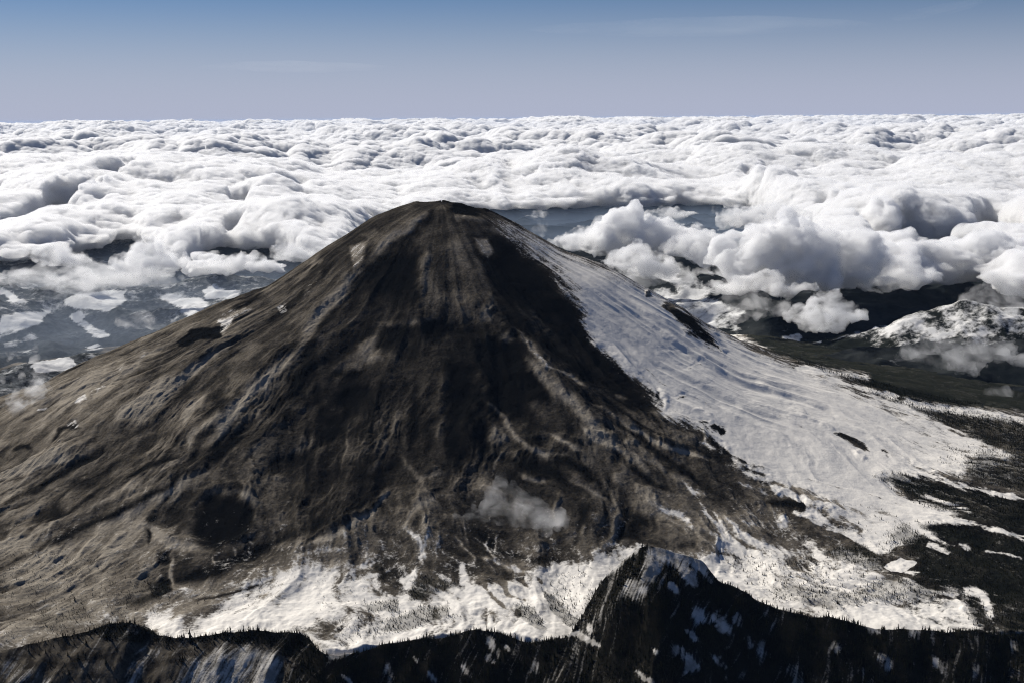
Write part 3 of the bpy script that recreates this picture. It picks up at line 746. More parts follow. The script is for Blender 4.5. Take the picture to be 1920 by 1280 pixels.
rx = np.linspace(-3000, 3300, 1300); ry = np.concatenate([np.linspace(4300, 4560, 40)[:-1], np.linspace(4560, 5520, 330)[:-1], np.linspace(5520, 5750, 40)])
RX, RY = np.meshgrid(rx, ry)
rxf, ryf = RX.ravel(), RY.ravel()
rz, rt, rq, rsp, rsp2 = ridge_fields(rxf, ryf)


def ridge_cover(x, y, z, t, q, sp2):
    U, V = to_uv(x, y, z)
    U = (U + fbm(x / 60, y / 60, 3, 71) * 6).astype(f32); V = (V + fbm(x / 60, y / 60, 3, 73) * 6).astype(f32)
    S = np.zeros(x.shape, f32)
    for pts, w, a in R_SNOW:
        add_stroke([S], U, V, pts, w * 1.3, [a * 1.3])
    for pts, so, a in R_POLY:
        add_poly([S], U, V, pts, so, [a])
    streak = fbm(q / 26, t / 160, 3, 75)
    rib = fbm(q / 9, t / 120, 2, 77)
    glade = fbm(q / 70, t / 260, 4, 78, .6)
    S = S * (.75 + .6 * rib)
    open_ = S + .28 * streak + .22 * rib + .32 * glade + .16 * sp2 + .13
    return S, open_


rS, ropen = ridge_cover(rxf, ryf, rz, rt, rq, rsp2)
R_ROCK = [([(-60, 1200), (60, 1195), (180, 1190), (250, 1205), (320, 1230), (330, 1300), (-60, 1300)], 22, 1.0), ([(260, 1200), (400, 1195), (520, 1210), (560, 1240), (520, 1300), (250, 1300)], 16, .8), ([(1000, 1260), (1300, 1190), (1420, 1240), (1300, 1300), (1000, 1300)], 30, .35)]


def ridge_rock(x, y, z):
    U, V = to_uv(x, y, z)
    R = np.zeros(x.shape, f32)
    for pts, so, a in R_ROCK:
        add_poly([R], (U + fbm(x / 70, y / 70, 3, 72) * 10).astype(f32), (V + fbm(x / 70, y / 70, 3, 74) * 10).astype(f32), pts, so, [a])
    return R


rrock = ridge_rock(rxf, ryf, rz)
mat_rg, nt, bsdf = new_mat('ridge_forest_floor_and_snow')
g = NT(nt)
fine = g.noise(1 / 10, 6, .65); mid = g.noise(1 / 55, 4, .6)
sn = g.math('ADD', g.attr('snow'), g.math('MULTIPLY', g.math('SUBTRACT', fine, .5), .5))
dark = g.mix(g.step(mid, .35, .7), (.006, .006, .005), (.016, .0145, .011))
rk = g.step(g.math('ADD', g.math('MULTIPLY', g.attr('rock'), .8), g.math('MULTIPLY', g.math('SUBTRACT', fine, .5), 1.1)), .3, .6)
dark = g.mix(rk, dark, g.mix(g.step(mid, .35, .65), (.022, .019, .0155), (.092, .080, .063)))
col = g.mix(g.step(sn, .30, .72), dark, g.mix(g.step(mid, .35, .65), (.24, .225, .20), (.52, .495, .455)))
nt.links.new(col, bsdf.inputs['Base Color'])
bsdf.inputs['Roughness'].default_value = .95
bsdf.inputs['Specular IOR Level'].default_value = 0
bump = g.n('ShaderNodeBump')
bump.inputs['Strength'].default_value = .6; bump.inputs['Distance'].default_value = 5.0
nt.links.new(g.math('ADD', fine, mid), bump.inputs['Height'])
nt.links.new(bump.outputs[0], bsdf.inputs['Normal'])
me = make_mesh('foothill_ridge', np.stack([rxf, ryf, rz], -1), grid_faces(len(ry), len(rx)), mat_rg)
attr(me, 'snow', ropen); attr(me, 'rock', rrock)
new_obj('foothill_ridge', me, 'structure', 'black forested foothill with streaks of snow in front of the volcano')

# ---------------------------------------------------------------- valley country behind
ga = np.linspace(-.62, .62, 900); gd = np.concatenate([np.exp(np.linspace(math.log(3500), math.log(45000), 900))[:-1], np.exp(np.linspace(math.log(45000), math.log(300000), 60))])
GA, GD = np.meshgrid(ga, gd)
GX = (GD * np.sin(GA)).ravel(); GY = (GD * np.cos(GA)).ravel()


def ground_z(x, y):
    d = np.hypot(x, y)
    m = sstep(9500, 13000, d) * sstep(120000, 40000, d)
    hl = ridged(x / 3600 + .15 * fbm(x / 3000, y / 3000, 2, 83), y / 3000, 4, 81, .48)
    return 960 + m * (430 * (hl + .05)) + m * 50 * fbm(x / 300, y / 300, 4, 85)


G_SNOW = [   # open snow among the forests: (outline, softness, amount)
    ([(120, 565), (145, 552), (235, 546), (225, 570), (205, 580), (165, 578), (130, 575)], 4, 1), ([(125, 590), (150, 585), (160, 600), (205, 625), (205, 637), (175, 632), (150, 610)], 4, .9), ([(0, 590), (90, 585), (85, 600), (30, 625), (0, 635)], 4, .9), ([(0, 640), (60, 622), (75, 632), (20, 650), (0, 655)], 5, .7),
    ([(295, 550), (330, 548), (380, 560), (385, 580), (350, 590), (320, 570)], 6, .7), ([(385, 545), (400, 535), (450, 548), (440, 560), (395, 560)], 4, .8), ([(55, 685), (130, 672), (140, 678), (125, 692), (75, 697)], 3, 1.3), ([(160, 650), (190, 645), (205, 650), (170, 660)], 3, 1),
    ([(0, 540), (15, 545), (50, 565), (45, 572), (15, 562)], 4, .8), ([(70, 468), (110, 455), (160, 460), (150, 480), (95, 478)], 4, .8), ([(160, 435), (260, 445), (240, 455), (170, 450)], 5, .4), ([(20, 660), (50, 650), (70, 660), (30, 680)], 6, .5),
    ([(1115, 490), (1150, 480), (1200, 495), (1280, 515), (1260, 530), (1180, 510)], 6, .8), ([(1220, 545), (1300, 545), (1400, 585), (1380, 625), (1340, 620), (1270, 590)], 10, .75), ([(1240, 520), (1320, 525), (1350, 550), (1280, 550)], 6, .6),
    ([(1465, 630), (1500, 622), (1510, 645), (1480, 658)], 4, 1), ([(1485, 668), (1518, 657), (1515, 670), (1495, 680)], 3, 1.2), ([(1500, 690), (1540, 692), (1620, 706), (1560, 702)], 3, .8), ([(1530, 640), (1555, 634), (1545, 645)], 3, .8), ([(1560, 640), (1585, 634), (1575, 644)], 3, 1), ([(1440, 660), (1452, 655), (1450, 665)], 3, .8),
    ([(1620, 545), (1700, 525), (1710, 535), (1650, 552)], 4, .9), ([(1905, 545), (1930, 540), (1930, 560), (1908, 556)], 3, .9), ([(1440, 672), (1460, 664), (1470, 668), (1450, 680)], 3, .8), ([(1380, 630), (1410, 628), (1412, 642), (1390, 640)], 4, .6), ([(1250, 420), (1290, 418), (1330, 440), (1280, 435)], 5, .6),
    ([(1410, 650), (1440, 648), (1430, 655)], 2, .8), ([(1430, 618), (1500, 612), (1490, 622)], 3, .4),
]
gz = ground_z(GX, GY)
GU, GV = to_uv(GX, GY, gz)
GU = (GU + fbm(GX / 750, GY / 750, 5, 87, .62) * 24).astype(f32); GV = (GV + fbm(GX / 800, GY / 800, 4, 88, .6) * 9).astype(f32)
gs = np.zeros(GX.shape, f32)
for pts, so, a in G_SNOW:
    add_poly([gs], GU, GV, pts, so, [a])
gs = gs * .72 + .07 + .16 * ridged(GX / 900, GY / 1300, 3, 90) + .50 * fbm(GX / 240, GY / 240, 4, 89, .6) + .12 * fbm(GX / 1500, GY / 1500, 3, 91)
hl_ = ridged(GX / 3600 + .15 * fbm(GX / 3000, GY / 3000, 2, 83), GY / 3000, 4, 81, .48)
west = sstep(500, -3500, GX)
gs = gs + west * (.30 * sstep(.05, .55, hl_) - .05)
gdust = west * np.clip(.45 + .8 * fbm(GX / 420, GY / 600, 5, 92, .6) + .5 * hl_, 0, 1)
mat_gd, nt, bsdf = new_mat('forested_country_and_clearcuts')
g = NT(nt)
fine = g.noise(1 / 60, 6, .7); mid = g.noise(1 / 500, 4, .6)
sn = g.math('ADD', g.attr('snow'), g.math('MULTIPLY', g.math('SUBTRACT', fine, .5), .8))
col = g.mix(g.step(sn, .40, .80), g.mix(g.math('MULTIPLY', g.attr('dusting'), g.step(fine, .3, .7)), g.mix(g.step(mid, .35, .7), (.006, .008, .009), (.030, .033, .033)), (.15, .16, .17)), (.66, .66, .65))
nt.links.new(col, bsdf.inputs['Base Color'])
bsdf.inputs['Roughness'].default_value = .95
bsdf.inputs['Specular IOR Level'].default_value = 0
bump = g.n('ShaderNodeBump')
bump.inputs['Strength'].default_value = .5; bump.inputs['Distance'].default_value = 30.0
nt.links.new(g.math('ADD', fine, mid), bump.inputs['Height']); nt.links.new(bump.outputs[0], bsdf.inputs['Normal'])
me = make_mesh('ground', np.stack([GX, GY, gz], -1), grid_faces(len(gd), len(ga)), mat_gd)
attr(me, 'snow', gs); attr(me, 'dusting', gdust)
new_obj('ground', me, 'structure', 'blue dark forest country with white clearings behind the volcano')

# snowy hill beyond the right flank
hx = np.linspace(2600, 7600, 300); hy = np.linspace(11800, 16500, 280)
HX, HY = [a.ravel() for a in np.meshgrid(hx, hy)]
hc = at_y(1740, 583, 13600)
rr_ = np.hypot((HX - hc.x - 250) / 1.5, (HY - hc.y) * 1.1)
hz = 960 + .9 * (hc.z - 960) * np.exp(-(rr_ / 900) ** 1.5) * (1 + .25 * ridged(HX / 700, HY / 900, 3, 93)) + 320 * np.exp(-(np.hypot((HX - hc.x - 1500) / 2.0, HY - hc.y + 400) / 700) ** 2) + 38 * ridged(HX / 420 + .4 * fbm(HX / 300, HY / 300, 2, 94), HY / 520, 4, 95) * sstep(1000, 1200, HX * 0 + 960 + (hc.z - 960) * np.exp(-(rr_ / 1200) ** 1.5)) - 60
mat_hl, nt, bsdf = new_mat('hill_snow')
g = NT(nt)
fine = g.noise(1 / 50, 6, .7)
sn = g.math('ADD', g.attr('snow'), g.math('MULTIPLY', g.math('SUBTRACT', fine, .5), .8))
nt.links.new(g.mix(g.step(sn, .35, .7), (.012, .014, .012), (.66, .655, .64)), bsdf.inputs['Base Color'])
bsdf.inputs['Roughness'].default_value = .95
bsdf.inputs['Specular IOR Level'].default_value = 0
me = make_mesh('snowy_hill', np.stack([HX, HY, hz], -1), grid_faces(len(hy), len(hx)), mat_hl)
attr(me, 'snow', sstep(1000, 1260, hz) * .52 + .55 * fbm(HX / 220, HY / 260, 5, 97, .6))
new_obj('snowy_hill', me, 'structure', 'snow covered hill under thin cloud beyond the right flank')

# ---------------------------------------------------------------- trees
rng = np.random.default_rng(7)


def conifer(tiers, sides, seed):
    """a ragged spire 1 m high with a bare stem: vertices, triangles"""
    rs = np.random.default_rng(seed)
    V, F = [], []
    for i in range(4):
        a = i * math.pi / 2
        V.append((.016 * math.cos(a), .016 * math.sin(a), -.25))
    V.append((0, 0, .9))
    F += [(0, 1, 4), (1, 2, 4), (2, 3, 4), (3, 0, 4)]
    for k in range(tiers):
        f = k / tiers
        zb_ = .06 + .86 * f; zt = min(1.0, zb_ + 1.35 * .9 / tiers)
        rad = .17 * (1 - f) ** .8 + .012
        b = len(V)
        ox, oy = rs.normal(0, .008, 2)
        for i in range(sides):
            a = 2 * math.pi * (i + .5 * (k % 2)) / sides
            q = rad * rs.uniform(.55, 1.25)
            V.append((ox + q * math.cos(a), oy + q * math.sin(a), zb_ + rs.uniform(-.04, .03)))
        V.append((ox * .5, oy * .5, zt))
        for i in range(sides):
            F.append((b + i, b + (i + 1) % sides, b + sides))
    return np.array(V, f32), np.array(F, np.int32)


def tree_mat(name, a, b):
    m, nt, bs = new_mat(name)
    g = NT(nt)
    fine = g.noise(1 / 35, 5, .7)
    nt.links.new(g.mix(g.step(fine, .35, .7), a, b), bs.inputs['Base Color'])
    bs.inputs['Roughness'].default_value = .9
    bs.inputs['Specular IOR Level'].default_value = 0
    return m


mat_tree = tree_mat('conifer_needles', (.007, .0085, .005), (.019, .018, .0095))


def merged(name, pts, hts, tmpl, label):
    """one mesh of many trees that nobody could count"""
    n = len(pts)
    Vs, Fs, off = [], [], 0
    which = rng.integers(0, len(tmpl), n)
    for w, (tv, tf) in enumerate(tmpl):
        k = np.nonzero(which == w)[0]
        if not len(k):
            continue
        a = rng.uniform(0, 2 * np.pi, len(k)); c, s = np.cos(a)[:, None], np.sin(a)[:, None]
        h = hts[k][:, None]; wd = h * rng.uniform(.8, 1.3, (len(k), 1))
        X = (tv[None, :, 0] * c - tv[None, :, 1] * s) * wd + pts[k, 0:1]
        Y = (tv[None, :, 0] * s + tv[None, :, 1] * c) * wd + pts[k, 1:2]
        Z = tv[None, :, 2] * h + pts[k, 2:3]
        Vs.append(np.stack([X, Y, Z], -1).reshape(-1, 3))
        Fs.append((tf[None] + (np.arange(len(k)) * len(tv))[:, None, None] + off).reshape(-1, 3))
        off += len(k) * len(tv)
    me = make_mesh(name, np.concatenate(Vs), np.concatenate(Fs), mat_tree, smooth=False)
    return new_obj(name, me, 'stuff', label)


def jitter_grid(x0, x1, y0, y1, sp):
    a, b = np.meshgrid(np.arange(x0, x1, sp), np.arange(y0, y1, sp))
    a = a.ravel() + rng.uniform(-.5, .5, a.size) * sp; b = b.ravel() + rng.uniform(-.5, .5, b.size) * sp
    return a, b


# the foothill
tx, ty = jitter_grid(-2450, 2700, 4560, 5480, 8.0)
tz, tt, tq, t1, t2 = ridge_fields(tx, ty)
u_, v_ = to_uv(tx, ty, tz)
S_, op = ridge_cover(tx, ty, tz, tt, tq, t2)
rock = ridge_rock(tx, ty, tz) * (.75 + .5 * fbm(tx / 50, ty / 50, 2, 100))
dens = np.clip(.80 - sstep(.10, .50, op) * .92 - .85 * rock + .2 * fbm(tx / 60, ty / 60, 2, 101), 0, 1) * np.where(tt > -12, 1, .5 * sstep(-.2, .4, fbm(tx / 70, ty / 70, 3, 102))) * sstep(-150, -30, tt)
ok = (rng.random(tx.size) < dens) & (u_ > -60) & (u_ < 1980) & (v_ < 1330)
rp = np.stack([tx, ty, tz], -1)[ok]; rh = 8 + 7 * rng.gamma(1.6, .55, ok.sum()) * (.75 + .5 * (fbm(tx[ok] / 120, ty[ok] / 120, 2, 103) + .5))
# the nearest trees in view are things of their own
u_, v_ = to_uv(rp[:, 0], rp[:, 1], rp[:, 2])
dist = np.hypot(rp[:, 0], rp[:, 1])
inview = (u_ > 8) & (u_ < 1912) & (v_ < 1272) & (v_ > 0)
order = np.argsort(np.where(inview, dist - rh * 9, 1e9))[:300]
TREE_BIG = []
for i in range(4):
    tv, tf = conifer(8, 8, 40 + i)
    TREE_BIG.append(make_mesh('conifer', tv, tf, mat_tree, smooth=False))
# needle noise must follow world size on the scaled copies as well, so they get their own material
mat_own = tree_mat('near_conifer_needles', (.007, .0085, .005), (.018, .0175, .0095))
for nd in mat_own.node_tree.nodes:
    if nd.type == 'TEX_NOISE':
        nd.inputs['Scale'].default_value = 7.0
for m_ in TREE_BIG:
    m_.materials[0] = mat_own
for j, i in enumerate(order):
    o = new_obj('conifer_tree', TREE_BIG[j % 4], None, 'dark conifer among its like on the shaded slope along the bottom edge', 'tree', 'conifers on the shaded slope along the bottom edge')
    h = float(rh[i])
    o.location = rp[i]; o.scale = (h * rng.uniform(.85, 1.2), h * rng.uniform(.85, 1.2), h)
    o.rotation_euler = (0, 0, rng.uniform(0, 6.28))
rest = np.ones(len(rp), bool); rest[order] = False
TM = [conifer(4, 5, 60 + i) for i in range(5)]
merged('foothill_forest', rp[rest], rh[rest], TM, 'black conifer forest covering the foothill ridge in front of the volcano')

# the mountain's foot and right flank
tx, ty = jitter_grid(-3000, 4300, 5150, 9300, 8.5)
pre = base_z(tx, ty)
u_, v_ = to_uv(tx, ty, pre)
k = (u_ > -40) & (u_ < 1960) & (v_ > 680) & (v_ < 1240) & (forest_density(u_.astype(f32), (v_ + 0).astype(f32)) > .02)
tx, ty = tx[k], ty[k]
tz, _, ts, td, _ = mountain_fields(tx, ty)
clump = fbm(tx / 45, ty / 45, 3, 111)
td = np.clip(td * (1 + 1.9 * clump + .8 * fbm(tx / 160, ty / 160, 2, 113)) - .03, 0, 1)
ok = rng.random(tx.size) < td * .95
tp = np.stack([tx, ty, tz], -1)[ok]
th_ = (4.5 + 4.2 * rng.gamma(1.6, .6, ok.sum())) * np.where(tp[:, 0] < -700, .7, 1.0)
right = tp[:, 0] > 1150
merged('flank_forest', tp[right], th_[right], TM, 'dark conifer forest with white lanes at the foot of the right flank')
merged('scattered_trees', tp[~right], th_[~right], TM, 'dark trees speckling the bright snow at the foot of the volcano')
print('TREES', len(rp), right.sum(), (~right).sum())

# ---------------------------------------------------------------- clouds
def vapour(name, density, aniso=.25, noise=None):
    m = bpy.data.materials.new(name)
    m.use_nodes = True
    nt = m.node_tree
    nt.nodes.remove(nt.nodes['Principled BSDF'])
    v = nt.nodes.new('ShaderNodeVolumePrincipled')
    v.inputs['Color'].default_value = (.972, .974, .978, 1)
    v.inputs['Density'].default_value = density
    v.inputs['Anisotropy'].default_value = aniso
    nt.links.new(v.outputs[0], nt.nodes['Material Output'].inputs['Volume'])
    return m


def shreds(name, density, size, lo=.42, hi=.72, detail=4.0, step=.25, seed=0.0):
    """vapour torn by noise; size in metres is the width of the larger shreds"""
    m = vapour(name, density)
    nt = m.node_tree
    g = NT(nt)
    tc = g.n('ShaderNodeTexCoord').outputs['Object']
    mp = g.n('ShaderNodeMapping')
    mp.inputs['Location'].default_value = (seed, seed * 1.7, seed * .3)
    mp.inputs['Scale'].default_value = (1, 1, 1.5)
    nt.links.new(tc, mp.inputs[0])
    n = g.noise(1 / size, detail, .6, mp.outputs[0], .4)
    d = g.math('MULTIPLY', g.step(n, lo, hi), density)
    nt.links.new(d, nt.nodes['Principled Volume'].inputs['Density'])
    m.cycles.volume_step_rate = step
    return m


mat_cloud = shreds('cloud_vapour', 1 / 34, 230, .34, .70, 6.0, .08)
mat_soft = shreds('soft_cloud_vapour', 1 / 55, 230, .36, .72, 6.0, .08)
mat_thin = shreds('thin_cloud_vapour', 1 / 170, 420)
mat_veil = shreds('veil_vapour', 1 / 190, 380, .36, .70)
mat_deck = shreds('cloud_sea_vapour', 1 / 34, 260, .34, .70, 6.0, .009)
mat_far = vapour('far_cloud_sea_vapour', 1 / 40)
mat_wisp = shreds('wisp_vapour', 1 / 130, 150, .40, .75, 6.0, .12)
mat_steam = shreds('steam_vapour', 1 / 90, 120, .38, .75, 6.0, .12)
mat_mist = vapour('mist_vapour', 1.05e-4, 0.0)
mat_mist.node_tree.nodes['Principled Volume'].inputs['Color'].default_value = (.60, .76, 1, 1)
mat_horizon = vapour('horizon_haze_vapour', 9.0e-6, 0.0)
mat_horizon.node_tree.nodes['Principled Volume'].inputs['Color'].default_value = (.90, .93, 1, 1)
mat_near = vapour('grey_mist_vapour', 1.0e-4, 0.0)
mat_near.node_tree.nodes['Principled Volume'].inputs['Color'].default_value = (.68, .81, 1, 1)


def cloud(label, u0, u1, vtop, vbot, zbase, seed, mat, deep=.6, lumps=14, rag=1.0, vox=None, name='cloud', group=None, tilt=0.0, edge=0.0):
    """a heap of vapour whose outline comes from lumps, billows and shreds; u, v are photograph coordinates of its box at its base height"""
    p0, p1 = at_z(u0, vbot, zbase), at_z(u1, vbot, zbase)
    um = (u0 + u1) / 2
    c = at_z(um, vbot, zbase)
    W = (p1 - p0).length
    D = W * deep
    top = at_y(um, vtop, c.y + D * .45).z - zbase
    top = max(top, 60)
    cy = c.y + D * .5
    rs = np.random.default_rng(seed)
    pad = .12 * W + 60
    vox = vox or max(W / 110, 9)
    nx, ny, nz = int((W + 2 * pad) / vox), int((D + 2 * pad) / vox), int((top * 1.25 + 160) / vox) + 6
    x = (np.arange(nx) - nx / 2) * vox; y = (np.arange(ny) - ny / 2) * vox; z = np.arange(nz) * vox - 80
    X, Y, Z = np.meshgrid(x, y, z, indexing='ij')
    X = X.astype(f32); Y = Y.astype(f32); Z = Z.astype(f32)
    big = max(W / 6, 90)
    o = seed * 13.7
    wx = vnoise3(X / big + o, Y / big, Z / big, 1) * big * .35; wy = vnoise3(X / big, Y / big + o, Z / big, 2) * big * .35; wz = vnoise3(X / big, Y / big, Z / big + o, 3) * big * .2
    sdf = np.full(X.shape, 1e6, f32)
    for i in range(lumps):
        a = rs.uniform(0, 2 * math.pi); q = math.sqrt(rs.uniform(0, 1)) * .82
        if i < 3:
            q *= .35
        bx = q * math.cos(a) * W / 2; by = q * math.sin(a) * D / 2
        ht = top * (1 - q * q * .75) * rs.uniform(.65, 1.0)
        if i == 0:
            ht = top; bx = tilt * W * .3
        rxy = rs.uniform(.13, .24) * W * (1 - .35 * q); rz_ = ht * .62
        zc = ht - rz_
        d = np.sqrt(((X + wx - bx) / rxy) ** 2 + ((Y + wy - by) / (rxy * max(deep, .5))) ** 2 + ((Z + wz - zc) / rz_) ** 2)
        sdf = np.minimum(sdf, (d - 1) * min(rxy, rz_))
    L1 = max(top * .42, 70.0)
    b = 0
    for k, a_ in ((1, .34), (2.1, .22), (4.3, .15), (8.7, .08)):
        wl = np.sqrt(worley3((X + o * 50) * k / L1, Y * k / L1, Z * k / L1, 5 + int(k)))
        b = b + a_ * (wl - .45)
    sdf = sdf + b * L1 * rag + vnoise3(X / 45, Y / 45, Z / 45, 9) * 9 * rag + vnoise3(X / 22, Y / 22, Z / 22, 10) * 4 * rag
    flat = (12 + (20 + .28 * top) * vnoise3(X / 260 + o, Y / 260, Z * 0, 12) + 16 * vnoise3(X / 90 + o, Y / 90, Z * 0, 13)) - Z
    sdf = np.maximum(sdf, flat)
    sdf[0] = sdf[-1] = 50; sdf[:, 0] = sdf[:, -1] = 50; sdf[:, :, 0] = sdf[:, :, -1] = 50
    gr = openvdb.FloatGrid(background=50.0)
    gr.copyFromArray(np.ascontiguousarray(np.clip(sdf, -50, 50), dtype=f32))
    pts, quads = gr.convertToQuads(0.0)
    pts = pts * vox + np.array([c.x - nx / 2 * vox, cy - ny / 2 * vox, zbase - 80])
    org = np.array([c.x, cy, zbase])
    me = make_mesh(name, pts - org, quads, mat)
    o_ = new_obj(name, me, None, label, 'cloud', group)
    o_.location = org
    return o_


# left
cloud('rounded white cloud low over the country left of the volcano', 175, 355, 440, 520, 1650, 1, mat_soft, .7, 18, 1.2)
cloud('flat bright cloud ending just short of the left slope', 330, 530, 468, 520, 1650, 2, mat_cloud, .5, 18, 1.0, tilt=.5)
cloud('small thin cloud lying on the left skyline of the volcano', 195, 315, 580, 622, 1350, 3, mat_thin, .7, 12, 1.5)
cloud('long grey veil trailing at the left edge below the cloud sea', -60, 300, 484, 552, 1480, 4, mat_thin, .7, 20, 1.8)
# right
cloud('tiny white cloud alone over blue country right of the summit', 985, 1040, 391, 413, 1900, 5, mat_soft, .6, 9, 1.2)
cloud('small shred of cloud touching the skyline right of the summit', 975, 1040, 410, 446, 1800, 6, mat_thin, .8, 9, 1.6)
cloud('broad white heaped cloud behind the upper right slope', 1045, 1340, 384, 478, 1750, 7, mat_cloud, .55, 24, 1.1, tilt=-.1)
cloud('grey towering cloud heap right of the broad white one', 1320, 1700, 385, 545, 1600, 8, mat_cloud, .6, 30, 1.1, tilt=-.2)
cloud('long cloud bank reaching the right edge of the picture', 1690, 2060, 430, 505, 1650, 9, mat_cloud, .5, 26, 1.0)
cloud('soft flat cloud over snowy country behind the right slope', 1150, 1350, 478, 540, 1500, 10, mat_thin, .8, 16, 1.3)
cloud('bright blunt cloud before the dark valley beyond the right slope', 1460, 1650, 540, 620, 1450, 11, mat_soft, .6, 18, 1.1)
cloud('low cloud strip between the right skyline rocks and the blunt cloud', 1330, 1500, 530, 600, 1420, 12, mat_thin, .7, 14, 1.4)
cloud('grey veil of cloud lying over the snowy hill', 1690, 1970, 622, 694, 1330, 13, mat_veil, .45, 24, 1.5)
cloud('thin wisp over the dark forest at the right edge', 1815, 1950, 715, 772, 1150, 14, mat_thin, .5, 12, 1.8)
cloud('grey cloud shelf under the towering heap with ragged lower edge', 1340, 1560, 500, 560, 1550, 15, mat_soft, .5, 16, 1.2)


# thin vapour in front of the slope and over the left flank
cloud('small ragged wisp of cloud in front of the dark slope', 850, 1065, 895, 1000, 1600, 16, mat_wisp, .35, 30, 1.6, tilt=-.3)
cloud('thin steam rising from the left flank at the edge of the picture', -15, 118, 665, 812, 1540, 18, mat_steam, .5, 26, 1.6, tilt=.2)
# more broken cloud stepping down to the right
cloud('middling white cloud filling the gap left of the towering heap', 1230, 1400, 420, 500, 1650, 21, mat_soft, .6, 18, 1.3)
cloud('ragged cloud under the broad white one by the right slope', 1110, 1290, 455, 520, 1600, 22, mat_soft, .6, 16, 1.4)
cloud('small bright cloud high in the blue gap right of the summit', 1190, 1320, 384, 412, 1850, 23, mat_soft, .5, 12, 1.2)
cloud('ragged bank closing the blue gap above the towering heap', 1330, 1560, 372, 430, 1750, 24, mat_soft, .5, 18, 1.3)
cloud('torn cloud low between the towering heap and the right edge bank', 1600, 1800, 470, 545, 1550, 25, mat_soft, .6, 18, 1.4)
cloud('flat grey shred above the blunt bright cloud', 1420, 1590, 505, 556, 1520, 26, mat_thin, .6, 14, 1.4)
cloud('pale cloud at the right edge over the snowy hill', 1790, 2000, 505, 590, 1480, 27, mat_thin, .6, 16, 1.4)
cloud('small torn cloud near the left edge under the cloud sea', 20, 150, 452, 500, 1600, 28, mat_soft, .6, 12, 1.4)
cloud('little cloud between the left slope and the cloud sea', 470, 590, 448, 490, 1650, 29, mat_soft, .6, 12, 1.3)
cloud('pale shred over the snow clearings left of the volcano', 60, 210, 520, 560, 1350, 30, mat_thin, .7, 12, 1.6)

# the sea of cloud: billowing top over a flat base, holes where cover runs out
DECK_EDGE = [(-400, 476), (0, 470), (100, 464), (180, 440), (250, 432), (310, 462), (380, 480), (460, 462), (560, 480), (640, 460), (720, 400), (830, 388), (880, 378), (1000, 384), (1100, 378), (1200, 384), (1300, 374), (1400, 384), (1440, 450), (1500, 500), (1600, 520), (1700, 535), (1740, 505), (1830, 495), (1920, 510), (2300, 510)]
ZB = 1550.0
ed = [at_z(u, v, ZB) for u, v in DECK_EDGE]
ea = np.array([math.atan2(p.x, p.y) for p in ed]); er = np.array([math.hypot(p.x, p.y) for p in ed])
da = np.linspace(-.50, .50, 1250)
dl = np.concatenate([np.exp(np.linspace(math.log(12500), math.log(60000), 1250))[:-1], np.exp(np.linspace(math.log(60000), math.log(175000), 620))])
DA, DR = np.meshgrid(da, dl)
DX = DR * np.sin(DA); DY = DR * np.cos(DA)
w1 = fbm(DX / 2600, DY / 2600, 3, 205) * 900; w2 = fbm(DX / 2600, DY / 2600, 3, 209) * 900
xx = DX + w1; yy = DY + w2
big = fbm(DX / 7000, DY / 9000, 4, 201)
mound = sstep(-.5, .5, big)
p1 = puff(xx / 2500, yy / 2500, 211); p2 = puff(xx / 1150, yy / 1150, 212)
edge = DR - np.interp(DA, ea, er)
cov = edge / 2600 + .75 * fbm(DX / 1700, DY / 1700, 4, 221) + .5 * (p1 - .55) + .25 * (p2 - .5)
hole = sstep(.26, .50, fbm(DX / 8000, DY / 15000, 3, 231)) * sstep(70000, 25000, DR)
HOLES = [([(1815, 432), (1850, 420), (1925, 440), (1925, 462), (1880, 468), (1830, 450)], 6)]
hu, hv = to_uv(DX.ravel(), DY.ravel(), np.full(DX.size, ZB))
hm = np.zeros(DX.size, f32)
for pts, so in HOLES:
    add_poly([hm], (hu + fbm(DX / 900, DY / 900, 3, 235).ravel() * 12).astype(f32), (hv + fbm(DX / 900, DY / 900, 3, 236).ravel() * 8).astype(f32), pts, so, [1.0])
fm = np.zeros(DX.size, f32)
add_poly([fm], hu.astype(f32), hv.astype(f32), [(770, 345), (930, 345), (945, 392), (760, 398)], 14, [1.0])
fm = np.clip(fm, 0, 1).reshape(DX.shape)
cov = np.maximum(cov, 0) * fm + cov * (1 - fm) + .9 * fm
cov = cov - (1 - fm) * hole * 3 - (1 - fm) * 4.0 * sstep(.10, .34, fbm(DX / 2000, DY / 4200, 3, 237)) * sstep(46000, 24000, DR) - 4 * np.clip(hm, 0, 1).reshape(DX.shape)
c01 = np.clip(cov * .5, 0, 1)
ramp_ = c01 ** .6
farther = sstep(40000, 90000, DR)
p0 = puff(xx / 9000, yy / 11000, 210); p3 = puff(xx / 620, yy / 760, 213)
H = 200 * mound + 400 * mound * p1 + (170 + 320 * mound) * p2 + 380 * farther * p0 * mound + (120 + 200 * mound) * p3 * sstep(30000, 42000, DR)
top = ZB + 20 * ramp_ + (H + 120 * sstep(26000, 60000, DR)) * ramp_
bot = ZB - 1 - 90 * c01 * (1 + perlin(DX / 400, DY / 400, 233))
FARCUT = 40000.0
def heap_mesh(V, F, label_mesh):
    used = np.zeros(len(V), bool); used[F.ravel()] = True
    remap = np.cumsum(used) - 1
    return V[used], remap[F]


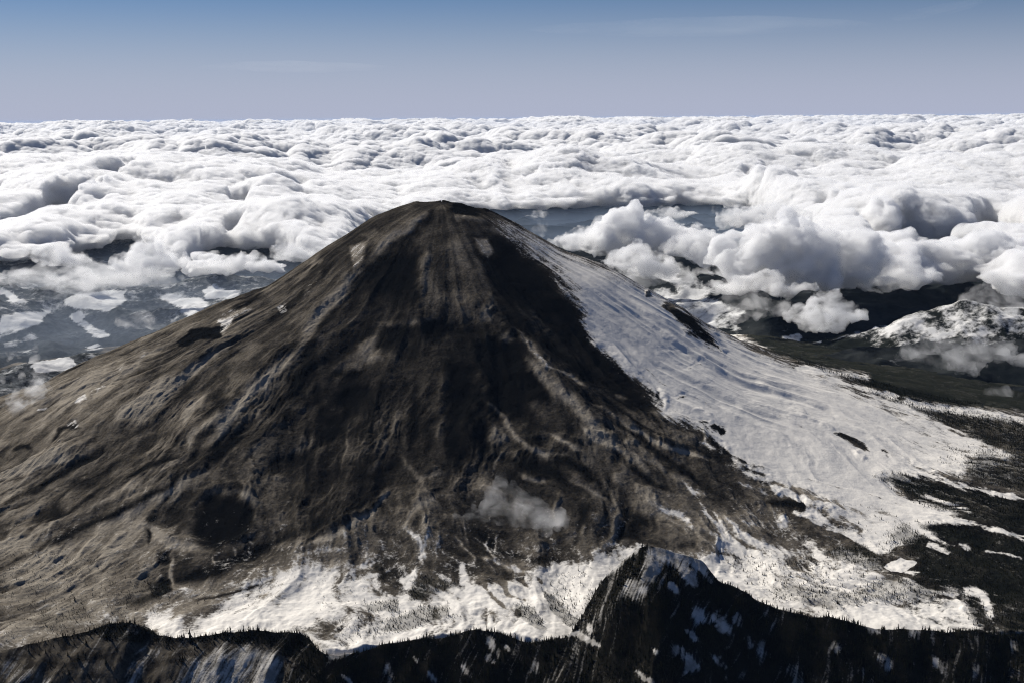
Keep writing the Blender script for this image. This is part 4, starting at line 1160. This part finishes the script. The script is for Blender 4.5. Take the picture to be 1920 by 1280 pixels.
# far part: a sheet whose billows grow out along the normal
T = np.stack([DX, DY, top], -1)
tu = np.gradient(T, axis=1); tv = np.gradient(T, axis=0)
N = np.cross(tu, tv); N /= np.linalg.norm(N, axis=-1, keepdims=True) + 1e-9
N[N[..., 2] < 0] *= -1
farrow = int(np.searchsorted(dl, FARCUT))
disp = np.zeros(DX.shape, f32)
for wl, am in ((700., 180.), (330., 150.), (170., 80.)):
    a_ = T[farrow:]
    disp[farrow:] += am * (np.sqrt(np.clip(1 - 1.05 * worley3(a_[..., 0] / wl + w1[farrow:] / 900, a_[..., 1] / wl, a_[..., 2] / wl, int(wl)), 0, 1)) - .35)
disp *= sstep(.02, .35, c01) * (.55 + .45 * mound)
T = T + N * disp[..., None]
T[..., 2] = np.maximum(T[..., 2], ZB - .5)
keep = cov > 0
keep[:farrow] = False
kq = keep[:-1, :-1] & keep[:-1, 1:] & keep[1:, 1:] & keep[1:, :-1]
B3 = np.stack([DX, DY, bot], -1)
bd = np.zeros(DX.shape, bool)                                    # rim of the sheet: pull top and bottom together there
fk = np.zeros(DX.shape, int)
for a_, b_ in ((slice(None, -1), slice(None, -1)), (slice(None, -1), slice(1, None)), (slice(1, None), slice(None, -1)), (slice(1, None), slice(1, None))):
    fk[a_, b_] += kq
bd = (fk > 0) & (fk < 4)
T[bd, 2] = ZB; B3[bd, 2] = ZB - .5
qf = grid_faces(len(dl), len(da), kq)
Vf, Ff = heap_mesh(np.concatenate([T.reshape(-1, 3), B3.reshape(-1, 3)]), np.concatenate([qf, qf[:, ::-1] + DX.size]), None)

# near part: a voxel skin, so that walls and overhangs are as rich as the tops
vx = 42.0
gx = np.arange(-19500, 19500, vx); gy = np.arange(12500, FARCUT + 700, vx)
NX, NY = np.meshgrid(gx, gy, indexing='ij')
na_ = np.arctan2(NX, NY); nr_ = np.hypot(NX, NY)
fi = np.clip((na_ - da[0]) / (da[1] - da[0]), 0, len(da) - 1.001); fj = np.clip(np.interp(nr_, dl, np.arange(len(dl))), 0, len(dl) - 1.001)
def samp(A):
    i0 = fi.astype(int); j0 = fj.astype(int); a_ = (fi - i0).astype(f32); b_ = (fj - j0).astype(f32)
    return (A[j0, i0] * (1 - a_) + A[j0, i0 + 1] * a_) * (1 - b_) + (A[j0 + 1, i0] * (1 - a_) + A[j0 + 1, i0 + 1] * a_) * b_
ntop = samp(np.where(cov > 0, H, 0).astype(f32)); ncov = samp(cov.astype(f32)); nmo = samp(mound.astype(f32))
ntop = ZB + ntop * np.clip(ncov * .5, 0, 1) ** .6
def blur(A, n):
    k = np.exp(-np.linspace(-2, 2, 2 * n + 1) ** 2); k /= k.sum()
    for ax in (0, 1):
        P_ = np.pad(A, [(n, n) if a == ax else (0, 0) for a in (0, 1)], mode='edge')
        A = sum(k[i] * (P_[i:i + A.shape[0]] if ax == 0 else P_[:, i:i + A.shape[1]]) for i in range(2 * n + 1))
    return A.astype(f32)
ntop = blur(ntop, 6); ncov = blur(np.clip(ncov, -1.5, 1.5), 6)
ncov = np.where((na_ < da[0] + .01) | (na_ > da[-1] - .01) | (nr_ > FARCUT + 500), -1, ncov)
zz_ = np.arange(ZB - 190, ZB + 1250, vx)
sdf = np.full((len(gx), len(gy), len(zz_)), 90.0, f32)
slope = np.hypot(*np.gradient(ntop, vx))
cosl = 1 / np.sqrt(1 + slope ** 2)
for k_, z_ in enumerate(zz_):
    d2 = (z_ - ntop) * cosl
    side = -ncov * 560.0
    base = (ZB - 40 + 45 * perlin(NX / 600, NY / 600, 240)) - z_
    s_ = np.maximum(np.maximum(d2, side), base)
    act = np.abs(s_) < 210
    if act.any():
        x_, y_ = NX[act], NY[act]
        wl_ = (nmo[act] * .4 + .7)
        dd = 0
        for wl, am in ((540., 150.), (250., 128.), (115., 66.)):
            dd = dd + am * (np.sqrt(np.clip(1 - 1.05 * worley3(x_ / wl + .3 * np.sin(y_ / 700), y_ / wl, (z_ + 0 * x_) / wl, int(wl)), 0, 1)) - .45)
        dd = dd + vnoise3(x_ / 70, y_ / 70, z_ / 70 + 0 * x_, 6) * 14
        under = sstep(60, -60, (z_ - ZB))
        s_[act] = s_[act] - dd * wl_ * (1 - .6 * under)
    sdf[:, :, k_] = np.clip(s_, -90, 90)
sdf[0] = sdf[-1] = 90; sdf[:, 0] = sdf[:, -1] = 90; sdf[:, :, 0] = sdf[:, :, -1] = 90
gr = openvdb.FloatGrid(background=90.0)
gr.copyFromArray(np.ascontiguousarray(sdf))
pn, qn = gr.convertToQuads(0.0)
del sdf
pn = pn * vx + np.array([gx[0], gy[0], zz_[0]])
cut = np.hypot(pn[:, 0], pn[:, 1])
me = make_mesh('cloud_sea', pn, qn, mat_deck)
new_obj('distant_cloud_sea', make_mesh('distant_cloud_sea', Vf, Ff, mat_far), 'stuff', 'small crisp cloud tops crowding towards the horizon')
print('DECK', len(Vf), len(pn))
new_obj('cloud_sea', me, 'stuff', 'white billowing sea of cloud reaching to the horizon')

# low mist in the far valleys
def mist_bank(pts, z0, z1, mat, label, plan=False):
    P = [Vector((x, y, z0)) for x, y in pts] if plan else [at_z(u, v, z0) for u, v in pts]
    n = len(P)
    V = [(p.x, p.y, z0) for p in P] + [(p.x, p.y, z1) for p in P]
    bm = bpy.data.meshes.new('mist')
    F = [tuple(range(n))[::-1], tuple(range(n, 2 * n))] + [(i, (i + 1) % n, n + (i + 1) % n, n + i) for i in range(n)]
    bm.from_pydata(V, [], F)
    bm.materials.append(mat)
    return new_obj('mist', bm, 'stuff', label)


mist_bank([(-500, 530), (2500, 530), (2500, 372), (-500, 372)], 700, 1520, mat_mist, 'pale blue mist filling the far valleys under the cloud')
mist_bank([(-500, 760), (700, 760), (700, 532), (-500, 532)], 700, 1420, mat_near, 'thin grey haze over the patchy snow country left of the volcano')

mist_bank([(-60000, 46000), (60000, 46000), (100000, 182000), (-100000, 182000)], 1500, 3350, mat_horizon, 'pale haze paling the cloud tops along the horizon', True)

# high ice cloud: faint streaks far away above the cloud sea
def streak(label, u0, u1, v, dist, thick, seed, dens):
    a, b = at_y(u0, v, dist), at_y(u1, v, dist)
    L = (b - a).length; n, m = 64, 12
    rs = np.random.default_rng(seed)
    V, F = [], []
    for i in range(n + 1):
        t = i / n
        r = math.sin(math.pi * t) ** .6 + .003
        off = 500 * math.sin(5 * t + seed)
        for k in range(m):
            w = 2 * math.pi * k / m
            V.append(((t - .5) * L, math.cos(w) * 9000 * r + off, math.sin(w) * thick * r * (1 + .35 * math.sin(17 * t + seed) * math.sin(7 * t))))
    for i in range(n):
        for k in range(m):
            F.append((i * m + k, i * m + (k + 1) % m, (i + 1) * m + (k + 1) % m, (i + 1) * m + k))
    V.append((-.5 * L, 0, 0)); V.append((.5 * L, 0, 0)); c0 = (n + 1) * m
    F3 = [(c0, (k + 1) % m, k) for k in range(m)] + [(c0 + 1, n * m + k, n * m + (k + 1) % m) for k in range(m)]
    me = bpy.data.meshes.new('cirrus_streak')
    me.from_pydata(V, [], F + F3)
    bm_ = shreds('ice_cloud', dens, 5000, .36, .74, 6.0, .05, seed)
    for nd in bm_.node_tree.nodes:
        if nd.type == 'MAPPING':
            nd.inputs['Scale'].default_value = (.16, .5, 3.2)
    me.materials.append(bm_)
    o = new_obj('cirrus_streak', me, None, label, 'cloud', 'faint ice cloud streaks high in the sky')
    o.location = (a + b) / 2


streak('long faint white streak in the blue sky above the right half', 985, 1640, 52, 90000, 330, 1, 1.7e-5)
streak('short faint streak in the sky over the left shoulder of the volcano', 370, 740, 127, 90000, 220, 2, 1.4e-5)
streak('tiny pale streak at the top right of the sky', 1700, 1800, 22, 90000, 180, 3, 1.7e-5)

# ---------------------------------------------------------------- air
mat_air = vapour('air', 1.1e-6, 0.0)
mat_air.node_tree.nodes['Principled Volume'].inputs['Color'].default_value = (.45, .65, 1, 1)
x0, x1, y0, y1, z0, z1 = -250000., 250000., -3000., 301000., 400., 3590.
P = np.array([[x, y, z] for z in (z0, z1) for y in (y0, y1) for x in (x0, x1)])
new_obj('haze', make_mesh('haze', P, [[0, 2, 3, 1], [4, 5, 7, 6], [0, 1, 5, 4], [2, 6, 7, 3], [0, 4, 6, 2], [1, 3, 7, 5]], mat_air, smooth=False), 'stuff')
